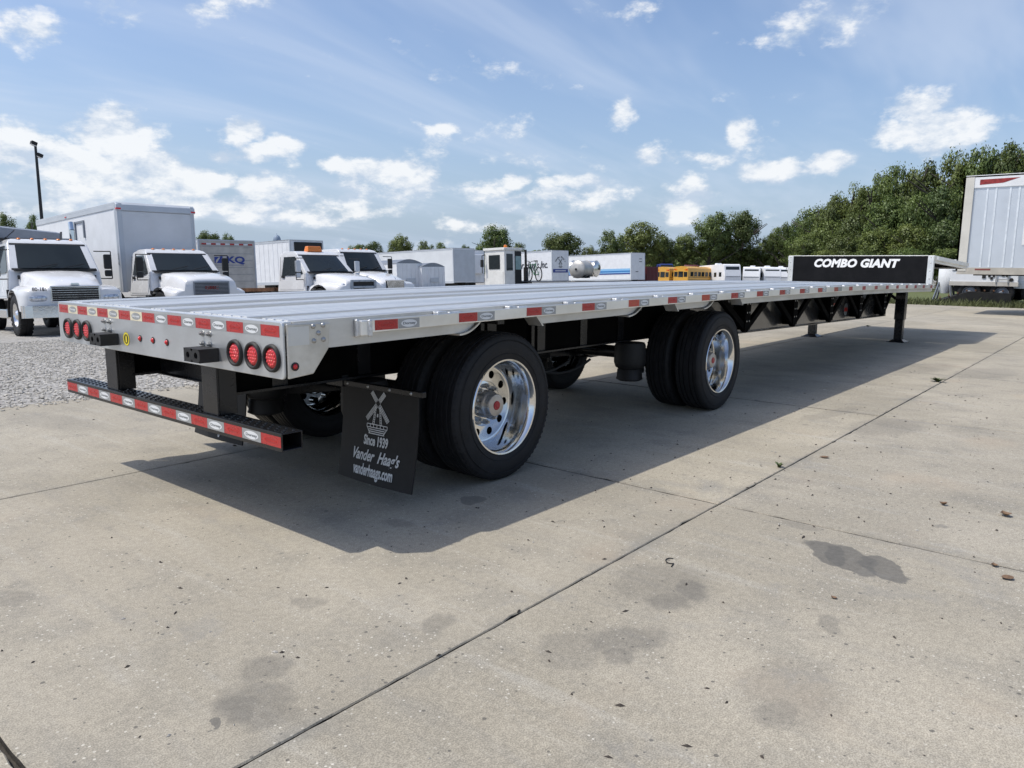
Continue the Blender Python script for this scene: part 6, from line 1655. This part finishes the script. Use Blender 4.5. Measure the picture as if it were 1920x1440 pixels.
# wood on the right: three rows climbing to the right
WOODG = 'trees of the wood behind the bulkhead'
def wood(px, py, dep, hw_):
    lab = ('leafy tree on the skyline of the dense wood behind the lettered bulkhead' if dep >= 64 and py < 372 else
           'leafy tree halfway down the dense wood behind the lettered bulkhead' if py < 404 else 'low leafy tree at the foot of the dense wood behind the lettered bulkhead')
    tree(lab, px, py, dep, hw_, WOODG, cb=.08)
for (px,py,dep,hw_) in ((1535,368,78,42),(1572,346,76,40),(1606,326,75,42),(1645,308,74,44),(1690,290,72,46),(1738,273,70,50),(1795,268,69,52),(1850,246,67,54),(1905,236,66,56),(1965,230,65,60),(2040,235,64,66),
    (1560,402,70,44),(1615,378,66,46),(1668,356,64,48),(1722,338,62,50),(1780,328,60,52),(1840,318,58,56),(1905,308,58,60),
    (1520,430,68,40),(1590,425,60,46),(1655,418,56,48),(1718,405,54,50),(1785,398,52,54),(1850,390,52,56),(1930,380,52,60),
    (1540,462,56,46),(1625,460,52,50),(1705,458,49,50),(1785,455,47,52),(1860,455,46,56)): wood(px, py, dep, hw_)
def bush(label, px, py, dep, hw_): tree(label, px, py, dep, hw_, 'bushes under the far trees', cb=-.15)
for (px,py,dep,hw_) in ((1450,462,126,34),(1490,458,124,34),(1400,470,130,36),(1340,472,130,36),(1290,468,130,34),(1230,464,128,34),(1170,460,128,36)): bush('low leafy bush at the foot of the far trees', px, py, dep, hw_)
# far hedge line closing the horizon
def far_wood():
    r = np.random.default_rng(3); n = 42000
    px = r.uniform(-500, 2300, n); dep = r.uniform(170, 230, n)
    prof = 20+5*np.sin(px*.021)+4*np.sin(px*.057+1)+3*np.sin(px*.13+2)+r.normal(0,1.2,n)
    py = 512-(px*0)-r.power(.9, n)*(prof+12)
    d = np.array(CD)*CAM['f']; V0 = d[None]+np.array(CR)[None]*(px-960)[:,None]+np.array(CU)[None]*(720-py)[:,None]
    P = np.array(CL)[None]+V0*(dep/CAM['f'])[:,None]
    nr = r.normal(size=(n,3)); nr[:,2] = np.abs(nr[:,2])+.4; nr /= np.linalg.norm(nr,axis=1)[:,None]
    t1 = np.cross(nr, r.normal(size=(n,3))); t1 /= np.linalg.norm(t1,axis=1)[:,None]; t2 = np.cross(nr,t1); s = r.uniform(.35,.8,n)[:,None]
    V = np.stack([P+t1*s,P+t2*s*.7,P-t1*s,P-t2*s*.7],1)
    me = bpy.data.meshes.new('distant_wood'); me.from_pydata(V.reshape(-1,3).tolist(), [], np.arange(n*4).reshape(-1,4).tolist()); me.materials.append(LEAF)
    tag(link('distant_wood', me), 'far band of woodland closing the view beyond the yard', 'woodland', kind='stuff')
far_wood()
